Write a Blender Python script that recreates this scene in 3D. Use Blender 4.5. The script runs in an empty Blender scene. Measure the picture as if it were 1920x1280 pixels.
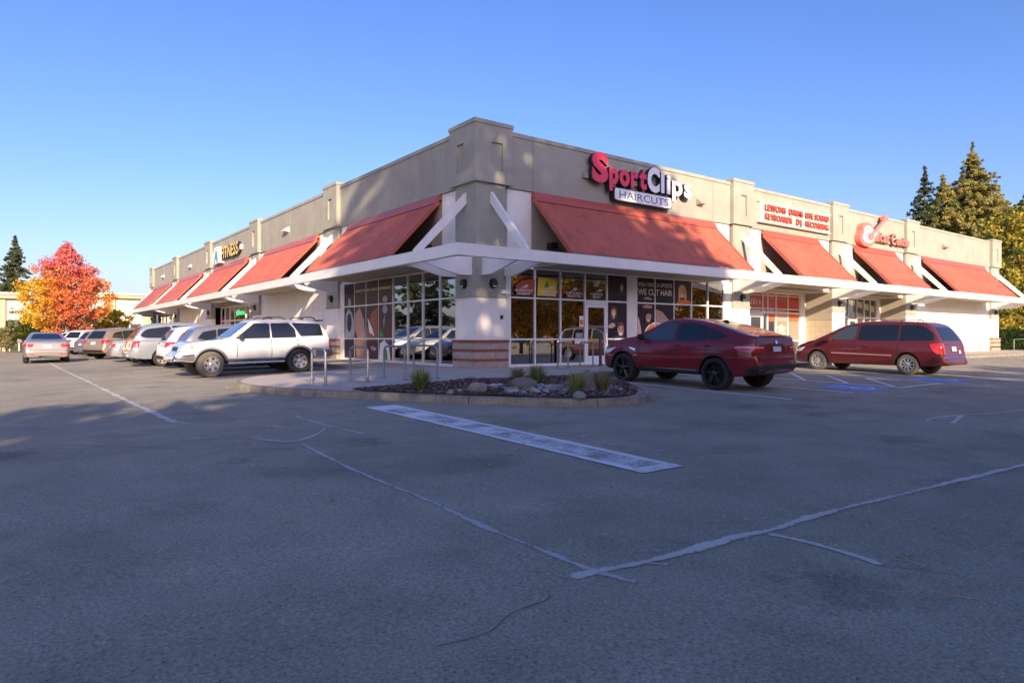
import bpy, bmesh, math, random
import numpy as np
from mathutils import Vector, Matrix
from mathutils.bvhtree import BVHTree
random.seed(7); rng = np.random.default_rng(7)
scn = bpy.context.scene
COL = scn.collection
# ------------------------------------------------------------------ camera, sky, sun, exposure
FPX = 1262.0; AZ = math.radians(53.0)
CAM = Vector((-12.30, -18.277, 1.20))
cam_d = bpy.data.cameras.new('camera'); cam = bpy.data.objects.new('camera', cam_d); COL.objects.link(cam)
cam_d.sensor_width = 36.0; cam_d.lens = FPX / 1920 * 36.0; cam_d.shift_y = -10 / 1920
cam_d.clip_start = 0.05; cam_d.clip_end = 3000
cam.location = CAM; cam.rotation_euler = (math.pi / 2, 0, AZ - math.pi / 2)
scn.camera = cam
SX, SY, SZ = 0.41, 1.0, -0.375                      # the way the sunlight travels
sun_el = math.atan2(-SZ, math.hypot(SX, SY))
world = bpy.data.worlds.new('World'); scn.world = world; world.use_nodes = True
wn = world.node_tree; wn.nodes.clear()
sky = wn.nodes.new('ShaderNodeTexSky'); sky.sky_type = 'NISHITA'; sky.sun_disc = False
sky.sun_elevation = sun_el; sky.sun_rotation = math.atan2(-SX, -SY)
sky.air_density = 1.0; sky.dust_density = 1.8; sky.ozone_density = 3.9
bg = wn.nodes.new('ShaderNodeBackground'); bg.inputs[1].default_value = 0.095
wo = wn.nodes.new('ShaderNodeOutputWorld')
tint = wn.nodes.new('ShaderNodeVectorMath'); tint.operation = 'MULTIPLY'; tint.inputs[1].default_value = (1.07, .895, 1.04)   # white balance and saturation of the whole sky
hsv = wn.nodes.new('ShaderNodeHueSaturation'); hsv.inputs['Saturation'].default_value = 1.15; hsv.inputs['Value'].default_value = .97
wn.links.new(sky.outputs[0], tint.inputs[0]); wn.links.new(tint.outputs[0], hsv.inputs['Color']); wn.links.new(hsv.outputs[0], bg.inputs[0]); wn.links.new(bg.outputs[0], wo.inputs[0])
sd = bpy.data.lights.new('sun', 'SUN'); sd.energy = 3.4; sd.angle = math.radians(0.53); sd.color = (1.0, 0.79, 0.55)
sun = bpy.data.objects.new('sun', sd); COL.objects.link(sun)
sun.rotation_euler = Vector((SX, SY, SZ)).to_track_quat('-Z', 'Y').to_euler()
scn.view_settings.view_transform = 'Standard'; scn.view_settings.look = 'None'
scn.view_settings.exposure = 1.42; scn.view_settings.gamma = 1.0
scn.cycles.max_bounces = 8; scn.cycles.transparent_max_bounces = 12
scn.cycles.caustics_reflective = False; scn.cycles.caustics_refractive = False

# ------------------------------------------------------------------ ground height: the lot falls away from the building
def g(x, y):
    d = (-x - y + math.sqrt((x - y) ** 2 + 9)) / 2 - 3.5
    k = 0.5 * (d + math.sqrt(d * d + 0.25))
    return -0.02 * min(k, 30.0)

# ------------------------------------------------------------------ materials
MATS = {}
def mat(name, col, rough=0.6, metal=0.0, coat=0.0, spec=0.5, var=0.0, vscale=1.0, bump=0.0, bscale=60.0, attr=None, emit=None, estr=0.0, trans=0.0, stain=0.0):
    if name in MATS: return MATS[name]
    m = bpy.data.materials.new(name); m.use_nodes = True; nt = m.node_tree; b = nt.nodes['Principled BSDF']
    b.inputs['Base Color'].default_value = (*col, 1); b.inputs['Roughness'].default_value = rough
    b.inputs['Metallic'].default_value = metal; b.inputs['Coat Weight'].default_value = coat; b.inputs['Coat Roughness'].default_value = 0.04
    b.inputs['Specular IOR Level'].default_value = spec
    if trans: b.inputs['Subsurface Weight'].default_value = 0
    tc = nt.nodes.new('ShaderNodeTexCoord') if (var or bump or stain) else None
    src = None
    if attr:
        a = nt.nodes.new('ShaderNodeAttribute'); a.attribute_name = attr; src = a.outputs['Color']
        nt.links.new(src, b.inputs['Base Color'])
    if var:
        n = nt.nodes.new('ShaderNodeTexNoise'); n.inputs['Scale'].default_value = vscale; n.inputs['Detail'].default_value = 6; n.inputs['Roughness'].default_value = .65
        nt.links.new(tc.outputs['Object'], n.inputs['Vector'])
        mr = nt.nodes.new('ShaderNodeMapRange'); mr.inputs[1].default_value = .3; mr.inputs[2].default_value = .7
        mr.inputs[3].default_value = 1 - var; mr.inputs[4].default_value = 1 + var
        nt.links.new(n.outputs['Fac'], mr.inputs[0])
        mx = nt.nodes.new('ShaderNodeVectorMath'); mx.operation = 'SCALE'
        if src: nt.links.new(src, mx.inputs[0])
        else: mx.inputs[0].default_value = col
        nt.links.new(mr.outputs[0], mx.inputs['Scale']); src = mx.outputs[0]
        if stain:
            n2 = nt.nodes.new('ShaderNodeTexNoise'); n2.inputs['Scale'].default_value = vscale * 6; n2.inputs['Detail'].default_value = 8
            mp = nt.nodes.new('ShaderNodeMapping'); mp.inputs['Scale'].default_value = (.55, .55, .14)
            nt.links.new(tc.outputs['Object'], mp.inputs[0]); nt.links.new(mp.outputs[0], n2.inputs['Vector'])
            m2 = nt.nodes.new('ShaderNodeMapRange'); m2.inputs[1].default_value = .5; m2.inputs[2].default_value = .8; m2.inputs[3].default_value = 1; m2.inputs[4].default_value = 1 - stain
            nt.links.new(n2.outputs['Fac'], m2.inputs[0])
            mx2 = nt.nodes.new('ShaderNodeVectorMath'); mx2.operation = 'SCALE'
            nt.links.new(src, mx2.inputs[0]); nt.links.new(m2.outputs[0], mx2.inputs['Scale']); src = mx2.outputs[0]
        nt.links.new(src, b.inputs['Base Color'])
    if bump:
        n = nt.nodes.new('ShaderNodeTexNoise'); n.inputs['Scale'].default_value = bscale; n.inputs['Detail'].default_value = 4
        nt.links.new(tc.outputs['Object'], n.inputs['Vector'])
        bp = nt.nodes.new('ShaderNodeBump'); bp.inputs['Strength'].default_value = bump; bp.inputs['Distance'].default_value = .02
        nt.links.new(n.outputs['Fac'], bp.inputs['Height']); nt.links.new(bp.outputs[0], b.inputs['Normal'])
    if emit:
        b.inputs['Emission Color'].default_value = (*emit, 1); b.inputs['Emission Strength'].default_value = estr
    MATS[name] = m; return m

def asphalt_mat(name, base, warm):
    m = bpy.data.materials.new(name); m.use_nodes = True; nt = m.node_tree; b = nt.nodes['Principled BSDF']
    tc = nt.nodes.new('ShaderNodeTexCoord')
    def noise(s, d=4, r=.6):
        n = nt.nodes.new('ShaderNodeTexNoise'); n.inputs['Scale'].default_value = s; n.inputs['Detail'].default_value = d; n.inputs['Roughness'].default_value = r
        nt.links.new(tc.outputs['Object'], n.inputs['Vector']); return n.outputs['Fac']
    def rng_(src, a, bb, c, d):
        r = nt.nodes.new('ShaderNodeMapRange'); r.inputs[1].default_value = a; r.inputs[2].default_value = bb; r.inputs[3].default_value = c; r.inputs[4].default_value = d
        nt.links.new(src, r.inputs[0]); return r.outputs[0]
    def mul(a, c):
        k = nt.nodes.new('ShaderNodeMath'); k.operation = 'MULTIPLY'; nt.links.new(a, k.inputs[0]); nt.links.new(c, k.inputs[1]); return k.outputs[0]
    v = mul(rng_(noise(.12, 5), .3, .7, .80, 1.18), rng_(noise(1.3, 6), .3, .7, .86, 1.13)); v = mul(v, rng_(noise(.55, 3), .56, .72, 1.0, .72))
    v = mul(v, rng_(noise(48, 4, .85), .3, .7, .45, 1.55))
    vo = nt.nodes.new('ShaderNodeTexVoronoi'); vo.inputs['Scale'].default_value = 27; nt.links.new(tc.outputs['Object'], vo.inputs['Vector'])
    sp = rng_(vo.outputs['Distance'], .06, .22, 1.75, 1.0); sx_ = nt.nodes.new('ShaderNodeSeparateColor'); nt.links.new(vo.outputs['Color'], sx_.inputs[0])
    pick = rng_(sx_.outputs[0], .55, .95, 0, 1); k1 = nt.nodes.new('ShaderNodeMix'); k1.data_type = 'FLOAT'; k1.inputs['A'].default_value = 1.0; nt.links.new(pick, k1.inputs['Factor']); nt.links.new(sp, k1.inputs['B']); v = mul(v, k1.outputs['Result'])
    vd = nt.nodes.new('ShaderNodeTexVoronoi'); vd.inputs['Scale'].default_value = 19; nt.links.new(tc.outputs['Object'], vd.inputs['Vector']); v = mul(v, rng_(vd.outputs['Distance'], .06, .2, .45, 1.0))
    mx = nt.nodes.new('ShaderNodeVectorMath'); mx.operation = 'SCALE'; mx.inputs[0].default_value = base
    nt.links.new(v, mx.inputs['Scale']); nt.links.new(mx.outputs[0], b.inputs['Base Color'])
    b.inputs['Roughness'].default_value = .85; b.inputs['Specular IOR Level'].default_value = .35
    vs_ = nt.nodes.new('ShaderNodeTexVoronoi'); vs_.inputs['Scale'].default_value = .42; nt.links.new(tc.outputs['Object'], vs_.inputs['Vector'])
    wob = nt.nodes.new('ShaderNodeMath'); wob.operation = 'ADD'; nt.links.new(vs_.outputs['Distance'], wob.inputs[0]); nt.links.new(rng_(noise(5, 4), .3, .7, -.09, .09), wob.inputs[1]); v = mul(v, rng_(wob.outputs[0], .07, .20, .70, 1.0)); nt.links.new(v, mx.inputs['Scale'])      # oil spots
    bp = nt.nodes.new('ShaderNodeBump'); bp.inputs['Strength'].default_value = .6; bp.inputs['Distance'].default_value = .006
    nt.links.new(noise(110, 3, .7), bp.inputs['Height']); nt.links.new(bp.outputs[0], b.inputs['Normal'])
    MATS[name] = m; return m

def worn_mat(name, col, cover=.5, scale=40, edge=True, soft=.12):
    """thin paint or sealant, worn through to the asphalt in speckles and along its edges"""
    m = bpy.data.materials.new(name); m.use_nodes = True; nt = m.node_tree; b = nt.nodes['Principled BSDF']; out = nt.nodes['Material Output']
    tc = nt.nodes.new('ShaderNodeTexCoord')
    n = nt.nodes.new('ShaderNodeTexNoise'); n.inputs['Scale'].default_value = scale; n.inputs['Detail'].default_value = 5; n.inputs['Roughness'].default_value = .75
    n2 = nt.nodes.new('ShaderNodeTexNoise'); n2.inputs['Scale'].default_value = 2.2; n2.inputs['Detail'].default_value = 4
    def math_(op, a, c):
        k = nt.nodes.new('ShaderNodeMath'); k.operation = op
        for i, q in enumerate((a, c)):
            if isinstance(q, (int, float)): k.inputs[i].default_value = q
            else: nt.links.new(q, k.inputs[i])
        return k.outputs[0]
    nt.links.new(tc.outputs['Object'], n.inputs['Vector']); nt.links.new(tc.outputs['Object'], n2.inputs['Vector'])
    v = math_('ADD', n.outputs['Fac'], n2.outputs['Fac'])
    if edge:
        a = nt.nodes.new('ShaderNodeAttribute'); a.attribute_name = 'Edge'
        v = math_('ADD', v, math_('MULTIPLY', math_('SUBTRACT', math_('POWER', a.outputs['Fac'], .5), .72), 1.1))
    r = nt.nodes.new('ShaderNodeMapRange'); r.inputs[1].default_value = 1.5 - cover - soft; r.inputs[2].default_value = 1.5 - cover + soft
    nt.links.new(v, r.inputs[0])
    b.inputs['Base Color'].default_value = (*col, 1); b.inputs['Roughness'].default_value = .8; b.inputs['Specular IOR Level'].default_value = .3
    va = nt.nodes.new('ShaderNodeMapRange'); va.inputs[3].default_value = .75; va.inputs[4].default_value = 1.2; nt.links.new(n2.outputs['Fac'], va.inputs[0])
    sc = nt.nodes.new('ShaderNodeVectorMath'); sc.operation = 'SCALE'; sc.inputs[0].default_value = col; nt.links.new(va.outputs[0], sc.inputs['Scale']); nt.links.new(sc.outputs[0], b.inputs['Base Color'])
    t = nt.nodes.new('ShaderNodeBsdfTransparent'); mx = nt.nodes.new('ShaderNodeMixShader')
    nt.links.new(r.outputs[0], mx.inputs[0]); nt.links.new(t.outputs[0], mx.inputs[1]); nt.links.new(b.outputs[0], mx.inputs[2]); nt.links.new(mx.outputs[0], out.inputs['Surface'])
    MATS[name] = m; return m

def glass_mat(name, tint, refl=1.0):
    m = bpy.data.materials.new(name); m.use_nodes = True; nt = m.node_tree; nt.nodes.clear()
    o = nt.nodes.new('ShaderNodeOutputMaterial'); t = nt.nodes.new('ShaderNodeBsdfTransparent'); t.inputs[0].default_value = (*tint, 1)
    gl = nt.nodes.new('ShaderNodeBsdfGlossy'); gl.inputs['Roughness'].default_value = .004; gl.inputs['Color'].default_value = (refl, refl, refl, 1)
    fr = nt.nodes.new('ShaderNodeFresnel'); fr.inputs[0].default_value = 1.5; ad = nt.nodes.new('ShaderNodeMath'); ad.operation = 'ADD'; ad.use_clamp = True; ad.inputs[1].default_value = .30; nt.links.new(fr.outputs[0], ad.inputs[0])
    mx = nt.nodes.new('ShaderNodeMixShader')
    nt.links.new(ad.outputs[0], mx.inputs[0]); nt.links.new(t.outputs[0], mx.inputs[1]); nt.links.new(gl.outputs[0], mx.inputs[2]); nt.links.new(mx.outputs[0], o.inputs[0])
    MATS[name] = m; return m

def leaf_mat(name, attr='Col'):
    m = bpy.data.materials.new(name); m.use_nodes = True; nt = m.node_tree; nt.nodes.clear()
    o = nt.nodes.new('ShaderNodeOutputMaterial'); a = nt.nodes.new('ShaderNodeAttribute'); a.attribute_name = attr
    d = nt.nodes.new('ShaderNodeBsdfDiffuse'); t = nt.nodes.new('ShaderNodeBsdfTranslucent'); mx = nt.nodes.new('ShaderNodeMixShader'); mx.inputs[0].default_value = .55
    nt.links.new(a.outputs['Color'], d.inputs[0]); nt.links.new(a.outputs['Color'], t.inputs[0])
    nt.links.new(d.outputs[0], mx.inputs[1]); nt.links.new(t.outputs[0], mx.inputs[2]); nt.links.new(mx.outputs[0], o.inputs[0])
    MATS[name] = m; return m

ASPH = asphalt_mat('asphalt', (.312, .284, .214), 0)
TAUPE = mat('stucco_taupe', (.345, .342, .285), .9, var=.13, vscale=.7, bump=.25, bscale=90, stain=.13)
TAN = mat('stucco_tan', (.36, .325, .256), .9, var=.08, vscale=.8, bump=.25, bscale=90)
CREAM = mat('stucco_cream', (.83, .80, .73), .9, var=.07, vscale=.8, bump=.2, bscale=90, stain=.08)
DARKJ = mat('joint_dark', (.06, .055, .05), .9)
OFFW = mat('painted_steel_offwhite', (.82, .80, .755), .45, var=.04, vscale=2, stain=.06)
REDM = mat('awning_red_metal', (.46, .128, .08), .42, var=.14, vscale=.8, stain=.38)
REDTRIM = mat('awning_trim_red', (.42, .10, .07), .35, var=.05, vscale=2)
ALU = mat('aluminium_frame', (.72, .73, .74), .35, metal=.35)
ALUW = mat('white_frame', (.86, .86, .85), .4)
GLASS = glass_mat('storefront_glass', (.34, .36, .36))
INTD = mat('interior_dark', (.05, .048, .045), .8)
INTF = mat('interior_floor', (.16, .12, .09), .5)
CMU = mat('split_face_block', (.40, .335, .27), .95, var=.22, vscale=9, bump=.9, bscale=45)
BRICK = mat('red_brick', (.25, .10, .072), .9, var=.2, vscale=12, bump=.5, bscale=60)
MORT = mat('mortar', (.34, .31, .28), .95, var=.1, vscale=8)
CONC = mat('concrete_walk', (.46, .405, .345), .9, var=.14, vscale=.9, bump=.2, bscale=70, stain=.08)
KERB = mat('kerb_concrete', (.27, .25, .20), .95, var=.35, vscale=3.4, bump=.8, bscale=50, stain=.35)
BLACK = mat('black_plastic', (.018, .018, .019), .5)
BLACKM = mat('black_metal', (.02, .02, .022), .4)
GALV = mat('galvanised_steel', (.23, .25, .28), .45, metal=.55, var=.1, vscale=6)
WHITEP = worn_mat('white_paint_worn', (.76, .76, .75), .58, 30, False, .2)
WHITEL = worn_mat('white_line_paint', (.74, .74, .73), .86, 34, False)
BLUEP = worn_mat('blue_paint', (.17, .33, .70), .74, 24, False)
SEAL = worn_mat('crack_sealant', (.52, .49, .44), .49, 18)
SEALD = worn_mat('crack_sealant_old', (.46, .44, .405), .47, 18)
FADED = worn_mat('faded_stencil', (.42, .41, .40), .36, 24, False)
MULCH = mat('bark_mulch', (.13, .08, .065), .95, var=.4, vscale=18, bump=1.0, bscale=35)
LEAF = leaf_mat('leaves')
BARK = mat('bark', (.13, .095, .07), .95, var=.3, vscale=5, bump=.8, bscale=20)
ROCK = mat('boulder_rock', (.19, .172, .145), .9, var=.3, vscale=4, bump=.7, bscale=14)
ROCKG = mat('river_stone', (.22, .22, .22), .85, var=.3, vscale=5, bump=.3, bscale=20)
# cars
TYRE = mat('tyre_rubber', (.022, .022, .022), .85)
TYREP = mat('tyre_pale', (.11, .10, .085), .9, var=.15, vscale=6)  # paler, browner rubber tone
CGLASS = mat('car_glass_tinted', (.010, .012, .015), .09, spec=.8)
CGLASS2 = mat('car_glass_light', (.05, .06, .07), .03, spec=.9)
CHROME = mat('chrome', (.75, .75, .75), .12, metal=1.0)
RIMS = mat('alloy_silver', (.62, .60, .57), .3, metal=.7)
RIMB = mat('alloy_black', (.012, .012, .013), .25, coat=.4)
TAILR = mat('tail_lens_red', (.55, .012, .015), .12, coat=1)
TAILD = mat('tail_lens_dark', (.16, .006, .012), .12, coat=1)
TAILW = mat('tail_lens_clear', (.72, .62, .62), .15, coat=1)
HEADL = mat('headlamp_lens', (.66, .65, .62), .25, metal=.1, coat=.6)
AMBER = mat('amber_lens', (.75, .3, .05), .15, coat=1)
PLATE = mat('licence_plate', (.60, .64, .66), .5, var=.1, vscale=20)
PWHITE = mat('paint_white', (.60, .605, .61), .3, coat=1)
PSILV = mat('paint_silver', (.27, .275, .28), .28, metal=.55, coat=1)
PSILVB = mat('paint_silver_blue', (.31, .335, .37), .28, metal=.4, coat=1)
PTAN = mat('paint_champagne', (.36, .29, .215), .28, metal=.5, coat=1)
PBURG = mat('paint_burgundy', (.19, .006, .018), .5, metal=0, coat=1, spec=.2)
PMAR = mat('paint_maroon', (.095, .013, .017), .5, metal=0, coat=1, spec=.2)
PWARM = mat('paint_warm_silver', (.28, .26, .235), .28, metal=.5, coat=1)

# ------------------------------------------------------------------ object helpers
def link(name, me, m=None, parent=None):
    o = bpy.data.objects.new(name, me); COL.objects.link(o)
    if m is not None and me is not None and not me.materials: me.materials.append(m)
    if parent is not None: o.parent = parent
    return o
def empty(name, loc=(0, 0, 0), rz=0.0):
    o = bpy.data.objects.new(name, None); COL.objects.link(o); o.location = loc; o.rotation_euler = (0, 0, rz); o.empty_display_size = .2
    return o
def tag(o, label=None, cat=None, group=None, kind=None):
    if label: o['label'] = label
    if cat: o['category'] = cat
    if group: o['group'] = group
    if kind: o['kind'] = kind
    return o
class MB:
    def __init__(s): s.v = []; s.f = []
    def add(s, vs, fs):
        n = len(s.v); s.v += [tuple(p) for p in vs]; s.f += [tuple(i + n for i in f) for f in fs]; return s
    def box(s, a, b):
        (x0, y0, z0), (x1, y1, z1) = a, b
        x0, x1 = min(x0, x1), max(x0, x1); y0, y1 = min(y0, y1), max(y0, y1); z0, z1 = min(z0, z1), max(z0, z1)
        return s.add([(x0, y0, z0), (x1, y0, z0), (x1, y1, z0), (x0, y1, z0), (x0, y0, z1), (x1, y0, z1), (x1, y1, z1), (x0, y1, z1)],
                     [(0, 3, 2, 1), (4, 5, 6, 7), (0, 1, 5, 4), (1, 2, 6, 5), (2, 3, 7, 6), (3, 0, 4, 7)])
    def tube(s, pts, r, n=8, cap=True):
        pts = [Vector(p) for p in pts]; rs = r if isinstance(r, (list, tuple)) else [r] * len(pts); rings = []; up0 = None
        for i, p in enumerate(pts):
            t = (pts[min(i + 1, len(pts) - 1)] - pts[max(i - 1, 0)]).normalized()
            up = Vector((0, 0, 1)) if abs(t.z) < .95 else Vector((1, 0, 0))
            a = t.cross(up).normalized(); b = a.cross(t).normalized()
            rings.append([p + (a * math.cos(2 * math.pi * k / n) + b * math.sin(2 * math.pi * k / n)) * rs[i] for k in range(n)])
        vs = [p for rg in rings for p in rg]; fs = []
        for i in range(len(pts) - 1):
            for k in range(n): fs.append((i * n + k, i * n + (k + 1) % n, (i + 1) * n + (k + 1) % n, (i + 1) * n + k))
        if cap: fs.append(tuple(range(n - 1, -1, -1))); fs.append(tuple((len(pts) - 1) * n + k for k in range(n)))
        return s.add(vs, fs)
    def lathe(s, prof, n=24, axis='z', c=(0, 0, 0)):
        """prof: (radius, height) list"""
        vs = []; fs = []
        for (r, h) in prof:
            for k in range(n):
                a = 2 * math.pi * k / n; p = (r * math.cos(a), r * math.sin(a), h)
                if axis == 'y': p = (p[0], p[2], p[1])
                if axis == 'x': p = (p[2], p[0], p[1])
                vs.append((p[0] + c[0], p[1] + c[1], p[2] + c[2]))
        for i in range(len(prof) - 1):
            for k in range(n): fs.append((i * n + k, i * n + (k + 1) % n, (i + 1) * n + (k + 1) % n, (i + 1) * n + k))
        return s.add(vs, fs)
    def prism(s, poly, fn, d0, d1):
        """poly in 2D; fn(u,v,d) -> 3D"""
        n = len(poly); vs = [fn(u, v, d0) for u, v in poly] + [fn(u, v, d1) for u, v in poly]
        fs = [tuple(range(n - 1, -1, -1)), tuple(range(n, 2 * n))] + [(i, (i + 1) % n, n + (i + 1) % n, n + i) for i in range(n)]
        return s.add(vs, fs)
    def mesh(s, name, smooth=False, recalc=True, angle=None):
        me = bpy.data.meshes.new(name); me.from_pydata(s.v, [], s.f)
        if recalc:
            bm = bmesh.new(); bm.from_mesh(me); bmesh.ops.recalc_face_normals(bm, faces=bm.faces[:]); bm.to_mesh(me); bm.free()
        if smooth:
            me.polygons.foreach_set('use_smooth', [True] * len(me.polygons))
            if angle: me.set_sharp_from_angle(angle=math.radians(angle))
        me.update(); return me
    def build(s, name, m, parent=None, smooth=False, angle=None):
        return link(name, s.mesh(name, smooth, True, angle), m, parent)
def bevel_mesh(me, w, seg=2):
    bm = bmesh.new(); bm.from_mesh(me)
    bmesh.ops.bevel(bm, geom=bm.edges[:], offset=w, segments=seg, affect='EDGES', clamp_overlap=True); bm.to_mesh(me); bm.free(); return me
def chaikin(poly, it=2, closed=True):
    for _ in range(it):
        out = []; n = len(poly)
        rngi = range(n if closed else n - 1)
        if not closed: out.append(poly[0])
        for i in rngi:
            a, b = poly[i], poly[(i + 1) % n]
            out.append((a[0] * .75 + b[0] * .25, a[1] * .75 + b[1] * .25)); out.append((a[0] * .25 + b[0] * .75, a[1] * .25 + b[1] * .75))
        if not closed: out.append(poly[-1])
        poly = out
    return poly
def round_poly(poly, r, n=4):
    out = []; m = len(poly)
    for i in range(m):
        p, a, b = Vector(poly[i]), Vector(poly[i - 1]), Vector(poly[(i + 1) % m]); da, db = (a - p).length, (b - p).length
        if r <= 0 or da < 1e-6 or db < 1e-6: out.append(tuple(p)); continue
        p0 = p + (a - p) * min(r / da, .45); p1 = p + (b - p) * min(r / db, .45)
        for k in range(n + 1): t = k / n; q = p0 * (1 - t) ** 2 + p * 2 * t * (1 - t) + p1 * t * t; out.append((q.x, q.y))
    return out
def flat_bm(poly, step=None):
    bm = bmesh.new(); vs = [bm.verts.new((p[0], p[1], 0)) for p in poly]
    es = [bm.edges.new((vs[i], vs[(i + 1) % len(vs)])) for i in range(len(vs))]
    bmesh.ops.triangle_fill(bm, use_beauty=True, edges=es, normal=(0, 0, 1))
    if step:
        xs = [p[0] for p in poly]; ys = [p[1] for p in poly]
        for ax, lo, hi in ((0, min(xs), max(xs)), (1, min(ys), max(ys))):
            k = math.ceil(lo / step)
            while k * step < hi:
                co = [0, 0, 0]; co[ax] = k * step; no = [0, 0, 0]; no[ax] = 1
                bmesh.ops.bisect_plane(bm, geom=bm.verts[:] + bm.edges[:] + bm.faces[:], plane_co=co, plane_no=no); k += 1
    return bm
def sheet(name, poly, zoff, m, parent=None, step=.5, zfn=None):
    bm = flat_bm(poly, step)
    for v in bm.verts: v.co.z = g(v.co.x, v.co.y) + zoff + (zfn(v.co.x, v.co.y) if zfn else 0)
    for f in bm.faces:
        f.normal_update()
        if f.normal.z < 0: f.normal_flip()
    me = bpy.data.meshes.new(name); bm.to_mesh(me); bm.free()
    return link(name, me, m, parent)
def strip(name, pts, w, m, zoff=.005, jit=0.0, parent=None, step=.12):
    """a band along a polyline on the ground, its edges wandering by jit"""
    P = [Vector((p[0], p[1])) for p in pts]; Q = []
    for i in range(len(P) - 1):
        n = max(1, int((P[i + 1] - P[i]).length / step))
        for k in range(n): Q.append(P[i].lerp(P[i + 1], k / n))
    Q.append(P[-1]); vs = []; ed = []; ja = jb = 0; N = len(Q)
    for i, q in enumerate(Q):
        t = (Q[min(i + 1, N - 1)] - Q[max(i - 1, 0)]).normalized(); nrm = Vector((-t.y, t.x))
        ja = ja * .6 + random.uniform(-jit, jit); jb = jb * .6 + random.uniform(-jit, jit)
        a = q + nrm * (w * .62 + ja); b = q - nrm * (w * .62 + jb); e = 1.0 if (jit < .005 or 2 <= i < N - 2) else .35
        for p, v in ((a, 0.0), (q, e), (b, 0.0)): vs.append((p.x, p.y, g(p.x, p.y) + zoff)); ed.append(v)
    fs = []
    for i in range(N - 1): fs += [(3 * i, 3 * i + 1, 3 * i + 4, 3 * i + 3), (3 * i + 1, 3 * i + 2, 3 * i + 5, 3 * i + 4)]
    me = bpy.data.meshes.new(name); me.from_pydata(vs, [], [tuple(reversed(f)) for f in fs]); me.update()
    if me.polygons and me.polygons[0].normal.z < 0: me.flip_normals()
    at = me.attributes.new('Edge', 'FLOAT', 'POINT'); at.data.foreach_set('value', ed)
    return link(name, me, m, parent)
TXT = {}
def text_mesh(s, size, ext=0.0, off=0.0, shear=0.0, key=None):
    c = bpy.data.curves.new('t', 'FONT'); c.body = s; c.size = size; c.extrude = ext; c.offset = off; c.shear = shear; c.resolution_u = 4; c.fill_mode = 'BOTH'
    o = bpy.data.objects.new('t', c); COL.objects.link(o)
    bpy.context.view_layer.update()
    me = bpy.data.meshes.new_from_object(o.evaluated_get(bpy.context.evaluated_depsgraph_get()))
    bpy.data.objects.remove(o); bpy.data.curves.remove(c); me.name = 'lettering'; me.materials.clear(); return me
def mesh_bounds(me):
    n = len(me.vertices); a = np.empty(n * 3); me.vertices.foreach_get('co', a); a = a.reshape(-1, 3); return a.min(0), a.max(0)
# facade frames: s along the wall from the corner, n outward, z up
def FW(side, s, n, z): return (s, -n, z) if side == 'R' else (-n, s, z)
def FM(side, s, z, n):
    if side == 'R': M = Matrix(((1, 0, 0, s), (0, 0, -1, -n), (0, 1, 0, z), (0, 0, 0, 1)))
    else: M = Matrix(((0, 0, -1, -n), (-1, 0, 0, s), (0, 1, 0, z), (0, 0, 0, 1)))
    return M
def fbox(mb, side, s0, s1, n0, n1, z0, z1): return mb.box(FW(side, s0, n0, z0), FW(side, s1, n1, z1))
def fpart(name, side, s0, s1, n0, n1, z0, z1, m, parent): return fbox(MB(), side, s0, s1, n0, n1, z0, z1).build(name, m, parent)
def fpoly(name, side, poly, n, m, parent, th=.002):
    """flat print on a facade plane; poly in (s,z)"""
    return MB().prism(poly, lambda u, v, d: FW(side, u, n + d, v), 0, th).build(name, m, parent)
def ftext(name, side, s, s2, z, h, text, m, parent, n, ext=.002, off=0.0):
    """lettering running from s to s2 (in the viewer's reading direction), baseline z, cap height h"""
    me = text_mesh(text, 1.0, 0, off); lo, hi = mesh_bounds(me); w = abs(s2 - s)
    sx = w / (hi[0] - lo[0]); sy = h / .70
    me.transform(Matrix.Translation((-lo[0], 0, 0))); me.transform(Matrix.Diagonal((sx, sy, 1, 1)))
    if ext:
        bm = bmesh.new(); bm.from_mesh(me); r = bmesh.ops.extrude_face_region(bm, geom=bm.faces[:])
        bmesh.ops.translate(bm, verts=[e for e in r['geom'] if isinstance(e, bmesh.types.BMVert)], vec=(0, 0, ext)); bmesh.ops.recalc_face_normals(bm, faces=bm.faces[:]); bm.to_mesh(me); bm.free()
    me.transform(FM(side, s, z, n)); return link(name, me, m, parent)

# ------------------------------------------------------------------ ground, kerbs, walk, markings
def axis_vals():
    a = [-900, -500, -300, -180, -110, -75] + list(np.arange(-56, -20, 4.0)) + list(np.arange(-20, 4, .5)) + list(np.arange(4, 64, 3.0)) + [80, 120, 200, 320, 520, 900]
    return sorted(set(a))
ax_ = axis_vals(); nv = len(ax_)
gv = [(x, y, g(x, y)) for y in ax_ for x in ax_]
gf = [(j * nv + i, j * nv + i + 1, (j + 1) * nv + i + 1, (j + 1) * nv + i) for j in range(nv - 1) for i in range(nv - 1)]
me = bpy.data.meshes.new('ground'); me.from_pydata(gv, [], gf); me.update(); me.polygons.foreach_set('use_smooth', [True] * len(me.polygons))
tag(link('ground', me, ASPH), 'dark asphalt parking lot with patched cracks', kind='structure')

curve = chaikin([(.75, -3.9), (.62, -4.7), (.25, -6.2), (-.62, -7.75), (-1.6, -8.85), (-2.56, -9.42), (-3.6, -9.25), (-4.77, -8.15), (-5.87, -6.72), (-6.82, -4.79), (-7.52, -3.35), (-7.86, -1.6), (-7.62, 0), (-6.95, 1.1), (-6.0, 1.7), (-5.2, 1.95), (-3.5, 2.4), (-2.6, 2.95)], 2, False)
outer = [(49.5, -3.9)] + curve + [(-2.6, 62.5)]
walk_poly = outer + [(0.3, 62.5), (.3, .3), (49.5, .3)]
walk = sheet('sidewalk', walk_poly, .14, CONC, step=.75); tag(walk, 'concrete walk around the store corner', kind='structure')
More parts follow.
